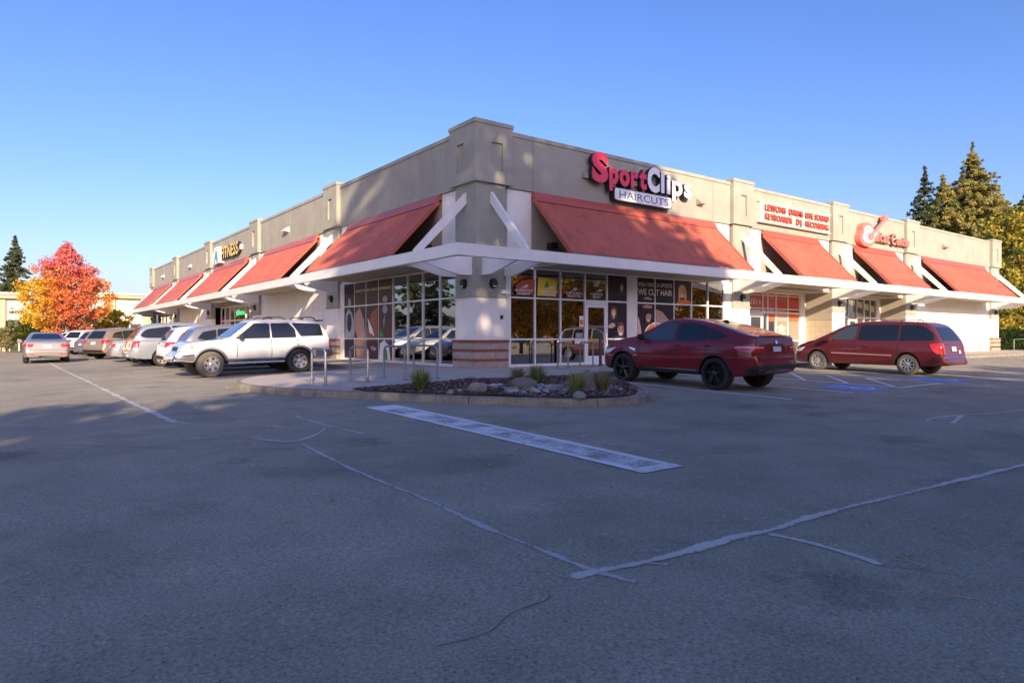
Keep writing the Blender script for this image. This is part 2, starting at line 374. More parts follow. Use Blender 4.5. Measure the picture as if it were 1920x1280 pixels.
# expansion joints of the walk
kerb = empty('kerb'); tag(kerb, 'concrete kerb edging the walk and planting island', kind='structure')
def sweep_kerb(path):
    seg = [Vector(p) for p in path]; L = [0]
    for a, b in zip(seg, seg[1:]): L.append(L[-1] + (b - a).length)
    def at(d):
        for i in range(len(seg) - 1):
            if d <= L[i + 1] or i == len(seg) - 2:
                t = (d - L[i]) / (L[i + 1] - L[i]); return seg[i].lerp(seg[i + 1], t), (seg[i + 1] - seg[i]).normalized()
    d = 0.0
    while d < L[-1] - .3:
        e = min(d + 2.45, L[-1]); n = max(2, int((e - d) / .2)) if e - d < 2.6 else 12
        vs = []; fs = []
        for k in range(n + 1):
            q, t = at(d + .008 + (e - d - .016) * k / n); nr = Vector((t.y, -t.x))   # to the walk side
            for (o, h) in ((0, -.25), (.0, .10), (.012, .135), (.03, .146), (.16, .146), (.16, -.25)):
                p = q + nr * o; zz = g(p.x, p.y) + h + random.uniform(-.002, .002); vs.append((p.x, p.y, zz))
        m = 6
        for k in range(n):
            for j in range(m): fs.append((k * m + j, k * m + (j + 1) % m, (k + 1) * m + (j + 1) % m, (k + 1) * m + j))
        fs += [tuple(range(m)), tuple(n * m + j for j in range(m - 1, -1, -1))]
        MB().add(vs, fs).build('kerb_stone', KERB, kerb); d = e
sweep_kerb(outer)
# walk joints
jm = MB()
for x in np.arange(2, 49, 1.8): jm.box((x, -3.72, .14), (x + .012, -.02, .1435))
for y in np.arange(3.5, 62, 1.8): jm.box((-2.42, y, .14), (-.02, y + .012, .1435))
jm.build('walk_joint', DARKJ, walk)
# planting bed
CEN = Vector((-3.1, -6.4))
def inward(p, d):
    v = Vector(p); u = (CEN - v).normalized(); return tuple(v + u * d)
bed_outer = [inward(p, .21) for p in curve if p[1] < -4.7 and p[0] > -6.75]
bed = [(.28, -4.72)] + bed_outer + [(-6.5, -5.0), (-5.93, -4.84), (-4.41, -4.49), (-3.2, -4.25), (-2.1, -4.3), (-1.0, -4.42)]
bedc = bed
def hump(x, y): return .02 * math.sin(x * 3.1 + y) * math.cos(y * 2.3) + .015
mul = sheet('mulch', bed, .135, MULCH, step=.25, zfn=lambda x, y: max(.012, hump(x, y) + .02)); tag(mul, 'dark bark mulch covering the planting island', 'mulch', kind='stuff')
def in_poly(x, y, poly):
    c = False; j = len(poly) - 1
    for i in range(len(poly)):
        if (poly[i][1] > y) != (poly[j][1] > y) and x < (poly[j][0] - poly[i][0]) * (y - poly[i][1]) / (poly[j][1] - poly[i][1]) + poly[i][0]: c = not c
        j = i
    return c
cv = []; cf = []; cc = []
while len(cf) < 9000:
    x, y = random.uniform(-7, .6), random.uniform(-9.3, -4.1)
    if not in_poly(x, y, bedc): continue
    z = g(x, y) + .16 + max(.0, hump(x, y)) + random.uniform(-.005, .02); a = random.uniform(0, 6.28); l = random.uniform(.015, .05); w = random.uniform(.006, .016); ti = random.uniform(-.5, .5)
    u = Vector((math.cos(a), math.sin(a), ti)) * l; v = Vector((-math.sin(a), math.cos(a), random.uniform(-.6, .6))) * w; p = Vector((x, y, z)); n = len(cv)
    cv += [p - u - v, p + u - v, p + u + v, p - u + v]; cf.append((n, n + 1, n + 2, n + 3))
    b = random.choice([(.15, .085, .07), (.11, .065, .055), (.22, .13, .10), (.08, .05, .045), (.29, .19, .15)]); cc += [b] * 4
def color_mesh(name, v, f, c):
    me = bpy.data.meshes.new(name); me.from_pydata([tuple(p) for p in v], [], f)
    at = me.color_attributes.new('Col', 'FLOAT_COLOR', 'POINT'); arr = np.ones((len(v), 4), dtype=np.float32); arr[:, :3] = np.array(c); at.data.foreach_set('color', arr.ravel()); me.update(); return me
CHIP = mat('bark_chips', (1, 1, 1), .95, attr='Col')
tag(link('bark_chips', color_mesh('bark_chips', cv, cf, cc), CHIP), 'loose bark chips on the planting island', 'mulch', kind='stuff')

# paint on the lot
def stripe(name, a, b, w=.1, m=None, **k): return strip(name, [a, b], w, m or WHITEL, .006, .004, **k)
mk = empty('parking_marking'); tag(mk, 'white parking stall lines painted on the asphalt', kind='structure')
for y in (3.62, 6.68, 9.72, 12.78, 15.84, 18.9, 21.95, 25.0, 28.1, 31.1): stripe('stall_line', (-8.55, y), (-2.75, y), .1, parent=mk)
for x in (1.02, 3.68): stripe('stall_line', (x, -10.45), (x, -4.0), .1, parent=mk)
for x in (6.34, 8.95): stripe('stall_line', (x, -10.35), (x, -4.0), .1, parent=mk)
stripe('stall_line', (6.3, -10.36), (9.0, -10.36), .1, parent=mk)
for k in range(5): stripe('hatch_line', (6.4, -10.2 + k * 1.25), (8.9, -8.3 + k * 1.25 - (1.0 if k == 4 else 0)), .09, parent=mk)
for x in (11.6, 14.4, 17.1, 19.9, 22.6, 25.4, 28.1): stripe('stall_line', (x, -10.3), (x, -4.0), .1, parent=mk)
for (x0, x1) in ((4.45, 5.8), (9.6, 10.98)):
    b_ = sheet('accessible_square', [(x0, -10.42), (x1, -10.42), (x1, -9.05), (x0, -9.05)], .006, BLUEP, mk, .4)
    c = (x0 + x1) / 2
    # wheelchair figure: head, body, wheel arc
    strip('accessible_symbol', [(c + .05 + .26 * math.cos(a), -9.95 + .26 * math.sin(a)) for a in np.linspace(1.9, 6.6, 14)], .07, WHITEL, .011, parent=mk, step=.5)
    strip('accessible_symbol', [(c, -9.35), (c, -9.75), (c + .25, -9.78), (c + .35, -10.1)], .08, WHITEL, .0115, parent=mk, step=.5)
    strip('accessible_symbol', [(c - .06, -9.22), (c + .06, -9.22)], .12, WHITEL, .011, parent=mk, step=.5)
stop = sheet('stop_bar', [(-7.06, -7.0), (-6.46, -7.0), (-6.46, -13.57), (-7.05, -13.57)], .006, WHITEP, None, .5); tag(stop, 'worn white stop bar across the driving lane', kind='structure')
for (a, b, w) in (((-7.03, -7.0), (-7.03, -13.57), .09), ((-6.5, -7.0), (-6.5, -13.57), .09), ((-7.05, -13.48), (-6.46, -13.48), .17), ((-7.05, -7.2), (-6.46, -7.2), .5)):
    strip('stop_bar_edge', [a, b], w, WHITEL, .0095, .006, parent=stop)
# ghost of the stencilled word behind the bar
me = text_mesh('STOP', 1.0, 0, 0); lo, hi = mesh_bounds(me)
me.transform(Matrix.Translation((-lo[0], 0, 0))); me.transform(Matrix.Diagonal((1.9 / (hi[0] - lo[0]), 1.3, 1, 1)))
for v in me.vertices:
    x, y = -5.35 - v.co.y, -12.9 + v.co.x; v.co = (x, y, g(x, y) + .0055)
tag(link('faded_stencil', me, FADED), 'almost worn away stencilled word on the asphalt', kind='structure')
cr = empty('crack_sealing'); tag(cr, 'pale crack sealant bands crossing the asphalt', kind='structure')
def crack(pts, w, m=SEAL, j=.02, z=.0045): strip('sealant_band', chaikin(pts, 2, False), w, m, z, j, cr, .07)
crack([(-10.5, 40), (-10.5, 15.7), (-10.37, 7.4), (-10.27, -2.4), (-10.19, -6.9)], .20, SEAL)
crack([(-10.3, -4.5), (-10.2, -6.83), (-9.79, -7.45), (-9.44, -7.86), (-9.17, -8.01), (-9.0, -8.5)], .07, SEAL)
crack([(-12.4, -5.75), (-11.06, -6.35), (-10.19, -6.8)], .05, SEALD, .01)
crack([(-10.5, -8.6), (-9.97, -8.81), (-9.69, -9.03), (-9.52, -9.59), (-9.3, -9.76), (-8.82, -9.25), (-8.55, -8.8)], .12, SEALD, .02, .0052)
crack([(-8.45, -7.1), (-8.5, -8.2), (-8.42, -9.2), (-8.33, -9.73)], .10, SEALD, .015)
crack([(-9.25, -9.75), (-8.7, -9.6), (-7.9, -10.0), (-7.4, -9.8)], .05, SEALD, .01)
crack([(-9.3, -9.76), (-9.4, -11.06), (-9.44, -12.25), (-9.39, -13.19), (-9.45, -14.1), (-9.43, -14.71), (-9.42, -15.27), (-9.33, -15.6)], .10, SEALD, .012)
crack([(-9.62, -15.27), (-9.28, -15.31), (-8.85, -15.38), (-8.09, -15.37), (-7.8, -15.45), (-7.07, -15.41), (-5.87, -15.51), (-4.3, -15.61), (-3.17, -15.7), (2, -16.1)], .125, SEAL, .016, .0055)
crack([(-9.1, -15.3), (-8.92, -15.5)], .06, SEAL); crack([(-7.84, -15.44), (-7.78, -15.8), (-7.79, -16.06), (-7.85, -16.28)], .10, SEAL, .015)
crack([(-4.35, -15.65), (-4.59, -16.15)], .04, SEAL)
crack([(-.23, -10.9), (-.16, -12.79), (-.21, -13.88), (-.3, -15.2)], .06, SEALD, .01)
crack([(-.2, -13.5), (.6, -13.4), (1.26, -13.51), (2.23, -13.78), (3.4, -13.88), (7, -14)], .09, SEAL, .02); crack([(-.1, -13.85), (.5, -13.75), (.93, -13.6), (1.3, -13.55)], .1, SEAL, .02, .0055); crack([(4.1, -13.2), (3.5, -13.82)], .06, SEAL)
DARKC = mat('open_crack', (.13, .125, .11), .95)
crack([(-9.62, -15.3), (-9.82, -15.32), (-9.9, -15.45), (-10.05, -15.45), (-10.22, -15.47), (-10.4, -15.6), (-10.7, -15.55)], .004, DARKC, .002)
crack([(-12.6, 4.3), (-10.5, 5.35), (-8.9, 5.7)], .06, SEALD, .004)
crack([(-11.9, -7.9), (-10.9, -9.0), (-10.3, -9.76), (-9.5, -10.2)], .010, DARKC, .004)
crack([(-7.85, -16.28), (-7.6, -16.6), (-7.75, -16.9)], .003, DARKC, .001)

# ------------------------------------------------------------------ the store building
B = empty('store_building', (0, 0, 0)); tag(B, 'long corner retail building with taupe parapet and sloping red awnings', 'building')
ZT, ZP, ZL, ZB = 8.03, 8.17, 6.24, .14      # wall top, pilaster top, line under parapet, walk
NW, NU = -.15, -.07                          # lower wall plane, upper wall plane
PIL = {'R': [(0, 1.41), (13.85, 15.42), (22.6, 24.25), (31.35, 33.1), (45.4, 47.2)],
       'L': [(0, 1.46), (11.3, 12.95), (23.4, 25.1), (35.2, 36.95), (47.4, 49.2), (59.6, 61.3)]}
AWN = {'R': [(2.44, 12.6), (16.39, 21.3), (25.17, 30.0), (33.95, 44.2)],
       'L': [(2.39, 10.15), (14.06, 22.2), (26.07, 34.1), (38.42, 46.6), (50.72, 58.9)]}
LEN = {'R': 47.1, 'L': 61.2}
# core, roof
core = MB(); core.box((2.5, 2.5, ZB), (46.9, 61, 7.7)); core.build('building_core', INTD, B)
roof = MB(); roof.box((.3, .3, 7.55), (46.9, 61, 7.68)); roof.build('roof', mat('roof_membrane', (.4, .4, .39), .8), B)
for side in 'RL':
    o = .4 if side == 'R' else .42
    # dark backing seen in the joints
    fpart('parapet_backing', side, o, LEN[side] - .05, NU - .25, NU - .03, ZL + .02, ZT - .02, DARKJ, B)
    caps = MB()
    for i in range(len(PIL[side]) - 1):
        a = PIL[side][i][1] - .05; b = PIL[side][i + 1][0] + .05; w0, w1 = AWN[side][i]
        cuts = [a, w0, (w0 + w1) / 2 if w1 - w0 > 6 else None, w1, b]; cuts = [c for c in cuts if c is not None]
        for c0, c1 in zip(cuts, cuts[1:]):
            fpart('parapet_panel', side, c0 + .008, c1 - .008, NU - .2, NU, ZL, ZT - .02, TAUPE, B)
        fpart('parapet_cap', side, a, b, NU - .3, NU + .035, ZT - .02, ZT + .12, TAUPE, B)
        # lower wall strip: cream panels by the pilasters, tan behind the awning
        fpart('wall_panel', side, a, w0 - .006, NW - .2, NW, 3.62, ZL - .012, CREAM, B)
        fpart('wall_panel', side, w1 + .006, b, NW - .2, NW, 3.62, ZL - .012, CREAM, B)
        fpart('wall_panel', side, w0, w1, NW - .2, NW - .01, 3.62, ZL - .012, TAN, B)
    for i, (p0, p1) in enumerate(PIL[side]):
        q0, q1 = (p0, p1 - .2) if i == 0 else (p0 + .15, p1 - .15)
        if i == 0 and side == 'L': pass
        c = (p0 + p1) / 2 + (.0 if i else .08); hw = .22
        if i == 0:
            u0 = -.12 if side == 'R' else .2001
            c = .78
        else: u0 = p0
        up = MB(); F_ = .12
        # upper block with a sunk slot
        fbox(up, side, u0, c - hw, -.2, F_, ZL + .03, ZP); fbox(up, side, c + hw, p1, -.2, F_, ZL + .03, ZP)
        fbox(up, side, c - hw, c + hw, -.2, F_, 7.62, ZP); fbox(up, side, c - hw, c + hw, -.2, F_, ZL + .03, 6.68); fbox(up, side, c - hw, c + hw, -.2, F_ - .07, 6.68, 7.62)
        pb = up.build('pilaster_head', TAUPE, B)
        fpart('pilaster_cap', side, u0 - (.03 if (i or side == 'R') else -.0501), p1 + .03, -.25, F_ + .03, ZP, ZP + .13, TAUPE, pb)
        l0 = q0 if i else (.0 if side == 'R' else .3001)
        fpart('pilaster_shaft', side, l0, q1, -.3, 0, 2.56, ZL + .03, TAUPE, B)
        fpart('pilaster_trim', side, l0 - (.03 if (i or side == 'R') else 0), q1 + .03, -.3, .03, 2.48, 2.56, TAUPE, B)
        fpart('pilaster_foot', side, l0 + (.0 if i else 0), q1 - .005, -.3, -.012, 1.07, 2.48, CREAM, B)
        # block base
        e0 = l0 - .06 if (i or side == 'R') else .066; e1 = q1 + .06
        if not i and side == 'R': e0 = -.08
        fpart('base_mortar', side, max(e0, .0) + .01, e1 - .01, -.3, .065, ZB - .02, 1.0, MORT, B)
        zc = ZB; n1 = .08
        for ci, (hgt, mm, ln) in enumerate([(.215, CMU, .41), (.1, BRICK, .235), (.215, CMU, .41), (.1, BRICK, .235), (.21, CMU, .41)]):
            s = e0; k = 0
            first = ln * (.5 if ci % 2 else 1.0)
            while s < e1 - .02:
                e = min(s + (first if k == 0 else ln), e1)
                bo = fpart('block' if mm is CMU else 'brick', side, s + .004, e - .004, -.06, n1 + random.uniform(-.004, .004), zc + .004, zc + hgt - .004, mm, B)
                s = e; k += 1
            zc += hgt
        s = e0 - (.02 if (i or side == 'R') else 0)
        while s < e1 + .0:
            e = min(s + .1, e1 + .02); fpart('cap_brick', side, s + .003, e - .003, -.06, n1 + .03, zc + .003, zc + .095, BRICK, B); s = e
        # wall lamp
        lc = (l0 + q1) / 2 if i else .66
        lm = MB(); lm.prism([(lc + .13 * math.cos(a), 2.95 + .17 * math.sin(a)) for a in np.linspace(0, 6.283, 20, endpoint=False)], lambda u, v, d: FW(side, u, d, v), .0, .05)
        lm.prism([(lc + .115 * math.cos(a), 2.95 + .15 * math.sin(a)) for a in np.linspace(0, 6.283, 20, endpoint=False)], lambda u, v, d: FW(side, u, d, v), .05, .14)
        lo_ = lm.build('wall_lamp', BLACKM, B)
        fpart('lamp_lens', side, lc - .07, lc + .07, .14, .147, 2.84, 2.875, OFFW, lo_)
        # brace and canopy brackets
        bc = (l0 + q1) / 2 if i else .62
        def pr(poly, s0, s1, nm, m): return MB().prism(poly, lambda u, v, d: FW(side, d, u, v), s0, s1).build(nm, m, B)
        pr([(-.01, 5.98), (-.01, 5.62), (1.72, 3.88), (1.97, 3.88), (1.97, 3.93), (.03, 5.98)], bc - .055, bc + .055, 'brace', OFFW)
        for sx_ in (l0 + .04 if i else .25, q1 - .04):
            pr([(.0, 3.3), (.0, 3.42), (1.92, 3.80), (1.92, 3.56)][::-1] if False else [(.0, 3.22), (.55, 3.22), (1.93, 3.55), (1.93, 3.8), (.0, 3.8)], sx_ - .02, sx_ + .02, 'canopy_bracket', OFFW)
            pr([(.0, 3.205), (.55, 3.205), (1.93, 3.535), (1.93, 3.549), (.55, 3.219), (.0, 3.219)], sx_ - .06, sx_ + .06, 'bracket_flange', OFFW)
    # fascia beam of the canopy
    s0 = -1.99 if side == 'R' else -1.9
    fpart('canopy_fascia', side, s0, LEN[side] + (.4 if side == 'R' else 0), 1.90, 1.99, 3.53, 3.88, OFFW, B)
    fpart('fascia_lip', side, s0 + .01, LEN[side], 1.78, 1.9, 3.53, 3.55, OFFW, B)
    fpart('canopy_ledger', side, .02 if side == 'R' else .03, LEN[side], NW + .001, NW + .1, 3.60, 3.72, OFFW, B) if False else None
    # awnings
    for (w0, w1) in AWN[side]:
        n = int((w1 - w0) / .075) * 4; vs = []; fs = []
        T = (-.02, 6.02); E_ = (1.96, 3.93); dn, dz = E_[0] - T[0], E_[1] - T[1]; ln = math.hypot(dn, dz); nn, nz = -dz / ln, dn / ln
        for k in range(n + 1):
            s = w0 + (w1 - w0) * k / n; o = .019 * math.sin(k * math.pi / 2 + .6)
            vs += [FW(side, s, T[0] + nn * o, T[1] + nz * o), FW(side, s, E_[0] + nn * o, E_[1] + nz * o)]
        for k in range(n): fs.append((2 * k, 2 * k + 1, 2 * k + 3, 2 * k + 2))
        aw = MB().add(vs, fs).build('awning', REDM, B, smooth=True)
        pr2 = lambda poly, s0, s1, nm, m, par=aw: MB().prism(poly, lambda u, v, d: FW(side, d, u, v), s0, s1).build(nm, m, par)
        pr2([(-.14, 6.235), (-.03, 6.235), (.10, 6.04), (.16, 5.90), (.13, 5.88), (-.05, 6.03), (-.14, 6.05)], w0 - .01, w1 + .01, 'awning_flashing', REDTRIM)
        for s_ in (w0, w1):
            pr2([(T[0] + .03, T[1] + .02), (T[0] - .02, T[1] - .12), (E_[0] - .05, E_[1] - .10), (E_[0] + .03, E_[1] + .02)], s_ - .03, s_ + .03, 'awning_edge_trim', REDTRIM)
        pr2([(1.90, 3.885), (2.0, 3.885), (2.0, 3.905), (1.9, 3.93)], w0, w1, 'awning_drip_edge', TAN)
        # soffit under the awning
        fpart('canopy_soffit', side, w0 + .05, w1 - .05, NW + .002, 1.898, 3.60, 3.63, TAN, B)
        # flood light on the wall behind the awning end
        fl = MB(); fbox(fl, side, w0 + .7, w0 + 1.0, NW, NW + .28, 4.3, 4.52)
        fl.build('flood_light', BLACKM, B)

# ---- glazed fronts
def storefront(side, cols, rows, n=-.13, frame=ALU, door=None, mw=.055, glass=GLASS, deep=.11, panes=True):
    """cols/rows are the mullion positions; door = (col index, head z)"""
    fr = MB(); a, b = cols[0], cols[-1]
    for i, c in enumerate(cols):
        fbox(fr, side, c - mw / 2, c + mw / 2, n - deep, n, rows[0], rows[-1])
    for j, r in enumerate(rows):
        hh = mw / 2 if 0 < j < len(rows) - 1 else mw * .7
        for i in range(len(cols) - 1):
            if door and i == door[0] and rows[0] <= r < door[1] - .01: continue
            fbox(fr, side, cols[i] + mw / 2, cols[i + 1] - mw / 2, n - deep + .004, n - .004, r - hh, r + hh)
    if door:
        i, hd = door; c0, c1 = cols[i] + mw / 2, cols[i + 1] - mw / 2
        fbox(fr, side, c0, c1, n - deep + .004, n - .004, hd - .05, hd + .05)
    w = fr.build('window_frame', frame, B)
    for i in range(len(cols) - 1):
        for j in range(len(rows) - 1):
            z0, z1 = rows[j], rows[j + 1]
            if door and i == door[0]:
                if z1 <= door[1] + .01: continue
                z0 = max(z0, door[1])
            fpart('pane', side, cols[i] + .01, cols[i + 1] - .01, n - .06, n - .05, z0 + .01, z1 - .01, glass, w)
    if door:
        c0, c1 = cols[door[0]] + mw / 2 + .01, cols[door[0] + 1] - mw / 2 - .01; zt = door[1] - .06
        d = MB(); st = .11
        fbox(d, side, c0, c0 + st, n - .06, n - .008, ZB + .03, zt); fbox(d, side, c1 - st, c1, n - .06, n - .008, ZB + .03, zt)
        fbox(d, side, c0 + st, c1 - st, n - .06, n - .009, ZB + .03, ZB + .32); fbox(d, side, c0 + st, c1 - st, n - .06, n - .009, zt - .12, zt)
        do = d.build('door', ALUW if frame is not ALU else ALUW, B)
        fpart('door_glass', side, c0 + st - .01, c1 - st + .01, n - .04, n - .03, ZB + .31, zt - .11, glass, do)
        hm = MB(); hs = c1 - st / 2
        hm.tube([FW(side, hs, n, 1.0), FW(side, hs, n + .06, 1.0), FW(side, hs, n + .06, 1.32), FW(side, hs, n, 1.32)], .012, 6); hm.build('door_handle', CHROME, do)
    return w
ROWS = [.19, 1.09, 2.53, 3.58]
CW1 = [1.5, 2.6, 3.79, 5.0, 6.15, 7.25]; CW2 = [7.8, 8.88, 10.06, 11.22, 12.35, 13.5]
CL1 = [1.45, 2.55, 3.78, 4.96, 6.2, 7.46, 8.68, 9.88, 11.0]
w1 = storefront('R', CW1, ROWS, frame=ALUW, door=(3, 2.46)); w2 = storefront('R', CW2, ROWS, frame=ALUW); wl = storefront('L', CL1, ROWS, frame=ALU)
fpart('wall_pier', 'R', 7.28, 7.77, -.45, -.115, ZB, 3.62, CREAM, B); fpart('wall_pier', 'R', 13.53, 14.05, -.45, -.10, ZB, 3.62, CREAM, B); fpart('wall_pier', 'R', 1.2, 1.47, -.45, -.118, ZB, 3.62, OFFW, B)
fpart('wall_pier', 'L', 1.2, 1.42, -.45, -.118, ZB, 3.62, OFFW, B); fpart('wall_pier', 'L', 11.03, 11.5, -.45, -.118, ZB, 3.62, CREAM, B)
for sd_, a, b in (('R', 1.21, 13.9), ('L', 1.21, 11.45)): fpart('window_curb', sd_, a, b, -.3, -.10, ZB - .05, .17, OFFW, B)
# plain bays
fpart('wall_panel', 'R', 32.9, 45.6, -.4, NW, .95, 3.63, CREAM, B); fpart('wall_wainscot', 'R', 32.9, 45.6, -.4, NW + .02, ZB - .05, .945, CREAM, B)
fpart('wall_panel', 'L', 14.4, 23.6, -.4, NW, ZB - .05, 3.63, CREAM, B); fpart('wall_panel', 'L', 12.75, 14.4, -.4, NW, 2.62, 3.63, CREAM, B); fpart('wall_panel', 'L', 12.75, 13.12, -.4, NW, ZB - .05, 2.62, CREAM, B)
sdoor = fpart('service_door', 'L', 13.16, 14.36, -.35, NW - .06, ZB, 2.55, CREAM, B); fpart('door_frame', 'L', 13.12, 14.4, -.33, NW - .02, 2.55, 2.62, CREAM, sdoor); fpart('door_seam', 'L', 13.755, 13.765, -.3, NW - .057, ZB, 2.55, DARKJ, sdoor)
fpart('wall_panel', 'L', 36.7, 47.6, -.4, NW, ZB - .05, 3.63, CREAM, B)
# recessed entries on the right front
RED = mat('red_panel', (.52, .03, .022), .35, coat=.3); REDL = mat('red_band', (.62, .12, .05), .4); PINK = mat('pink_band', (.62, .33, .28), .5); FROST = mat('frosted_panel', (.28, .25, .19), .5); PRINTW = mat('print_white', (.8, .8, .78), .5)
for k, (a, b) in enumerate(((15.2, 22.75), (24.05, 31.5))):
    dn = -1.55
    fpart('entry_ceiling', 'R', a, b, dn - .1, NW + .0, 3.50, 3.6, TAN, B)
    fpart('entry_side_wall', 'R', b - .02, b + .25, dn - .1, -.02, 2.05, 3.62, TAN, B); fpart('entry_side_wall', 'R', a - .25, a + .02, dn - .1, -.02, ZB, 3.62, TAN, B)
    fpart('entry_floor', 'R', a, b, dn - .2, .0, ZB - .08, ZB + .004, CONC, B)
    # tiled lower side wall
    bk = fpart('tile_backing', 'R', b, b + .22, dn - .1, -.02, ZB, 2.05, MORT, B)
    TIL = mat('entry_tile', (.50, .42, .30), .7, var=.08, vscale=3)
    for ti in range(5):
        for tj in range(6):
            y0 = .02 + ti * .305; z0 = ZB + .01 + tj * .315
            MB().box((b - .015, y0 + .006, z0 + .006), (b + .01, y0 + .299, z0 + .309)).build('tile', TIL, bk)
    if k == 0:
        cols = [15.6, 16.9, 17.75, 18.6, 19.45, 20.35, 21.25, 22.4]; rws = [.19, 1.0, 2.42, 2.62, 3.4]
        e1 = storefront('R', [15.5, 17.55, 18.75, 19.2, 19.95, 21.1, 22.25], [.19, .95, 2.42, 3.46], n=dn, frame=ALUW, door=(1, 2.36), mw=.07)
        # red panels behind the upper lights
        for (c0, c1, mm, z0, z1) in ((17.62, 18.70, RED, 2.55, 3.42), (18.80, 19.16, RED, 2.55, 3.42), (19.25, 19.90, RED, 2.55, 3.42), (20.0, 21.05, RED, 2.55, 3.42), (21.15, 22.2, RED, 2.55, 3.42),
                                     (19.25, 19.90, REDL, 1.98, 2.38), (20.0, 21.05, PINK, 1.98, 2.38), (21.15, 22.2, REDL, 1.98, 2.38), (20.0, 21.05, FROST, 1.0, 1.975), (21.15, 22.2, FROST, 1.0, 1.975), (15.6, 17.5, RED, 2.55, 3.42)):
            fpart('window_film', 'R', c0, c1, dn - .045, dn - .035, z0, z1, mm, e1)
        for zz in (2.60, 3.28):
            for (c0, c1) in ((17.62, 18.70), (18.80, 19.16), (19.25, 19.90), (20.0, 21.05), (21.15, 22.2)): fpart('white_stripe', 'R', c0, c1, dn - .034, dn - .03, zz, zz + .05, PRINTW, e1)
        ftext('house_number', 'R', 17.72, 18.55, 2.83, .30, '1011', PRINTW, e1, dn - .03, .004, .02)
        for li in range(8):
            w_ = (.3, .8, .9, .6, .5, .8, .75, .35)[li]; fpart('hours_line', 'R', 20.52 - w_ / 2, 20.52 + w_ / 2, dn - .034, dn - .03, 1.75 - li * .075, 1.78 - li * .075, PRINTW, e1)
        fpart('door_notice', 'R', 17.95, 18.3, dn - .02, dn - .015, 1.35, 1.55, mat('notice_yellow', (.8, .72, .3), .6), e1)
        fpart('entry_post', 'R', 22.25, b, dn - .1, dn + .05, ZB, 3.5, CREAM, B)
    else:
        e2 = storefront('R', [24.3, 26.6, 27.6, 28.6, 29.5, 30.3, 31.1], [.19, .95, 2.3, 3.46], n=dn, frame=ALUW, door=(2, 2.26), mw=.07)
        fpart('entry_post', 'R', 31.1, b, dn - .1, dn + .05, ZB, 3.5, CREAM, B)
        for c in (27.05, 28.05): fpoly('door_emblem', 'R', [(c, 1.5), (c + .25, 1.55), (c + .3, 1.9), (c + .2, 1.75), (c + .05, 1.7)], dn + .002, PRINTW, e2)
    fpart('bracing_lamp', 'R', a + 1.8, a + 2.1, .5, .8, 3.585, 3.598, mat('soffit_lens', (.9, .88, .8), .4), B)
# left side entries
e3 = storefront('L', [25.3, 26.2, 27.6, 28.6, 31.3, 32.6, 33.9, 35.0], [.19, 1.0, 2.3, 3.3], n=-.6, frame=ALUW, mw=.09)
fpart('entry_header', 'L', 24.9, 35.3, -.8, -.16, 3.32, 3.63, TAN, B); fpart('entry_floor', 'L', 25, 35.2, -.8, .0, ZB - .08, ZB + .004, CONC, B)
for (a, b, z0, z1) in ((33.95, 34.9, .5, 2.6), (25.4, 26.1, 1.2, 2.2)): fpart('window_film', 'L', a, b, -.64, -.632, z0, z1, RED, e3)
fpart('soffit_lamp', 'L', 27, 29.0, .1, .7, 3.57, 3.598, mat('soffit_lens', (.9, .88, .8), .4), B); fpart('soffit_lamp', 'L', 30, 32.5, .1, .7, 3.57, 3.598, MATS['soffit_lens'], B)
OPENG = mat('open_sign_green', (.02, .5, .1), .4, emit=(.05, 1, .25), estr=.55)
ftext('open_sign', 'L', 30.9, 29.0, 2.66, .26, 'OPEN', OPENG, e3, -.62, .01, 0)
e4 = storefront('L', [49.4, 51.2, 53, 54.8, 56.6, 59.3], [.19, 1.0, 2.3, 3.4], n=-.3, frame=ALUW, mw=.09); fpart('entry_header', 'L', 49, 59.8, -.5, -.16, 3.4, 3.63, TAN, B)
# interior behind the corner glass
I = MB(); I.box((.6, .6, ZB - .03), (14.1, 2.45, ZB)); I.box((.6, .6, ZB - .03), (2.45, 11.5, ZB)); I.build('shop_floor', INTF, B)
I = MB(); I.box((.5, .5, 3.62), (14.1, 2.49, 3.7)); I.box((.5, 2.49, 3.62), (2.49, 11.5, 3.7)); I.build('shop_ceiling', INTD, B)
CURT = mat('teal_curtain', (.14, .46, .56), .8, var=.15, vscale=3)
cm = MB(); vs = []; n = 60
for k in range(n + 1):
    s = 2.6 + 2.35 * k / n; o = -.35 + .03 * math.sin(k * 1.3); vs += [FW('L', s, o, 1.12), FW('L', s, o, 2.5)]
cm.add(vs, [(2 * k, 2 * k + 1, 2 * k + 3, 2 * k + 2) for k in range(n)]); cm.build('window_curtain', CURT, B, smooth=True)
# small fittings on the corner
def wedge(side, s, z, m=TAN, w=.22):
    return MB().prism([(NU, z + .12), (NU + .05, z + .14), (NU + .26, z - .02), (NU + .24, z - .08), (NU, z - .13)], lambda u, v, d: FW(side, d, u, v), s - w, s + w).build('wall_pack_light', m, B)
wedge('R', 11.6, 6.95, TAN, .17); wedge('R', 37.2, 7.1, TAN, .3); wedge('L', 18.6, 7.0, OFFW, .3); wedge('L', 42.5, 7.0, OFFW, .3); wedge('L', 54.5, 7.0, OFFW, .3)
cb = MB(); fbox(cb, 'R', 1.02, 1.2, .0, .1, 2.62, 2.76); cb.tube([FW('R', 1.11, .08, 2.69), FW('R', 1.2, .26, 2.66)], .05, 10); cb.build('security_camera', ALUW, B)
fpart('key_box', 'R', .98, 1.08, -.012, .03, 1.78, 1.9, BLACK, B)
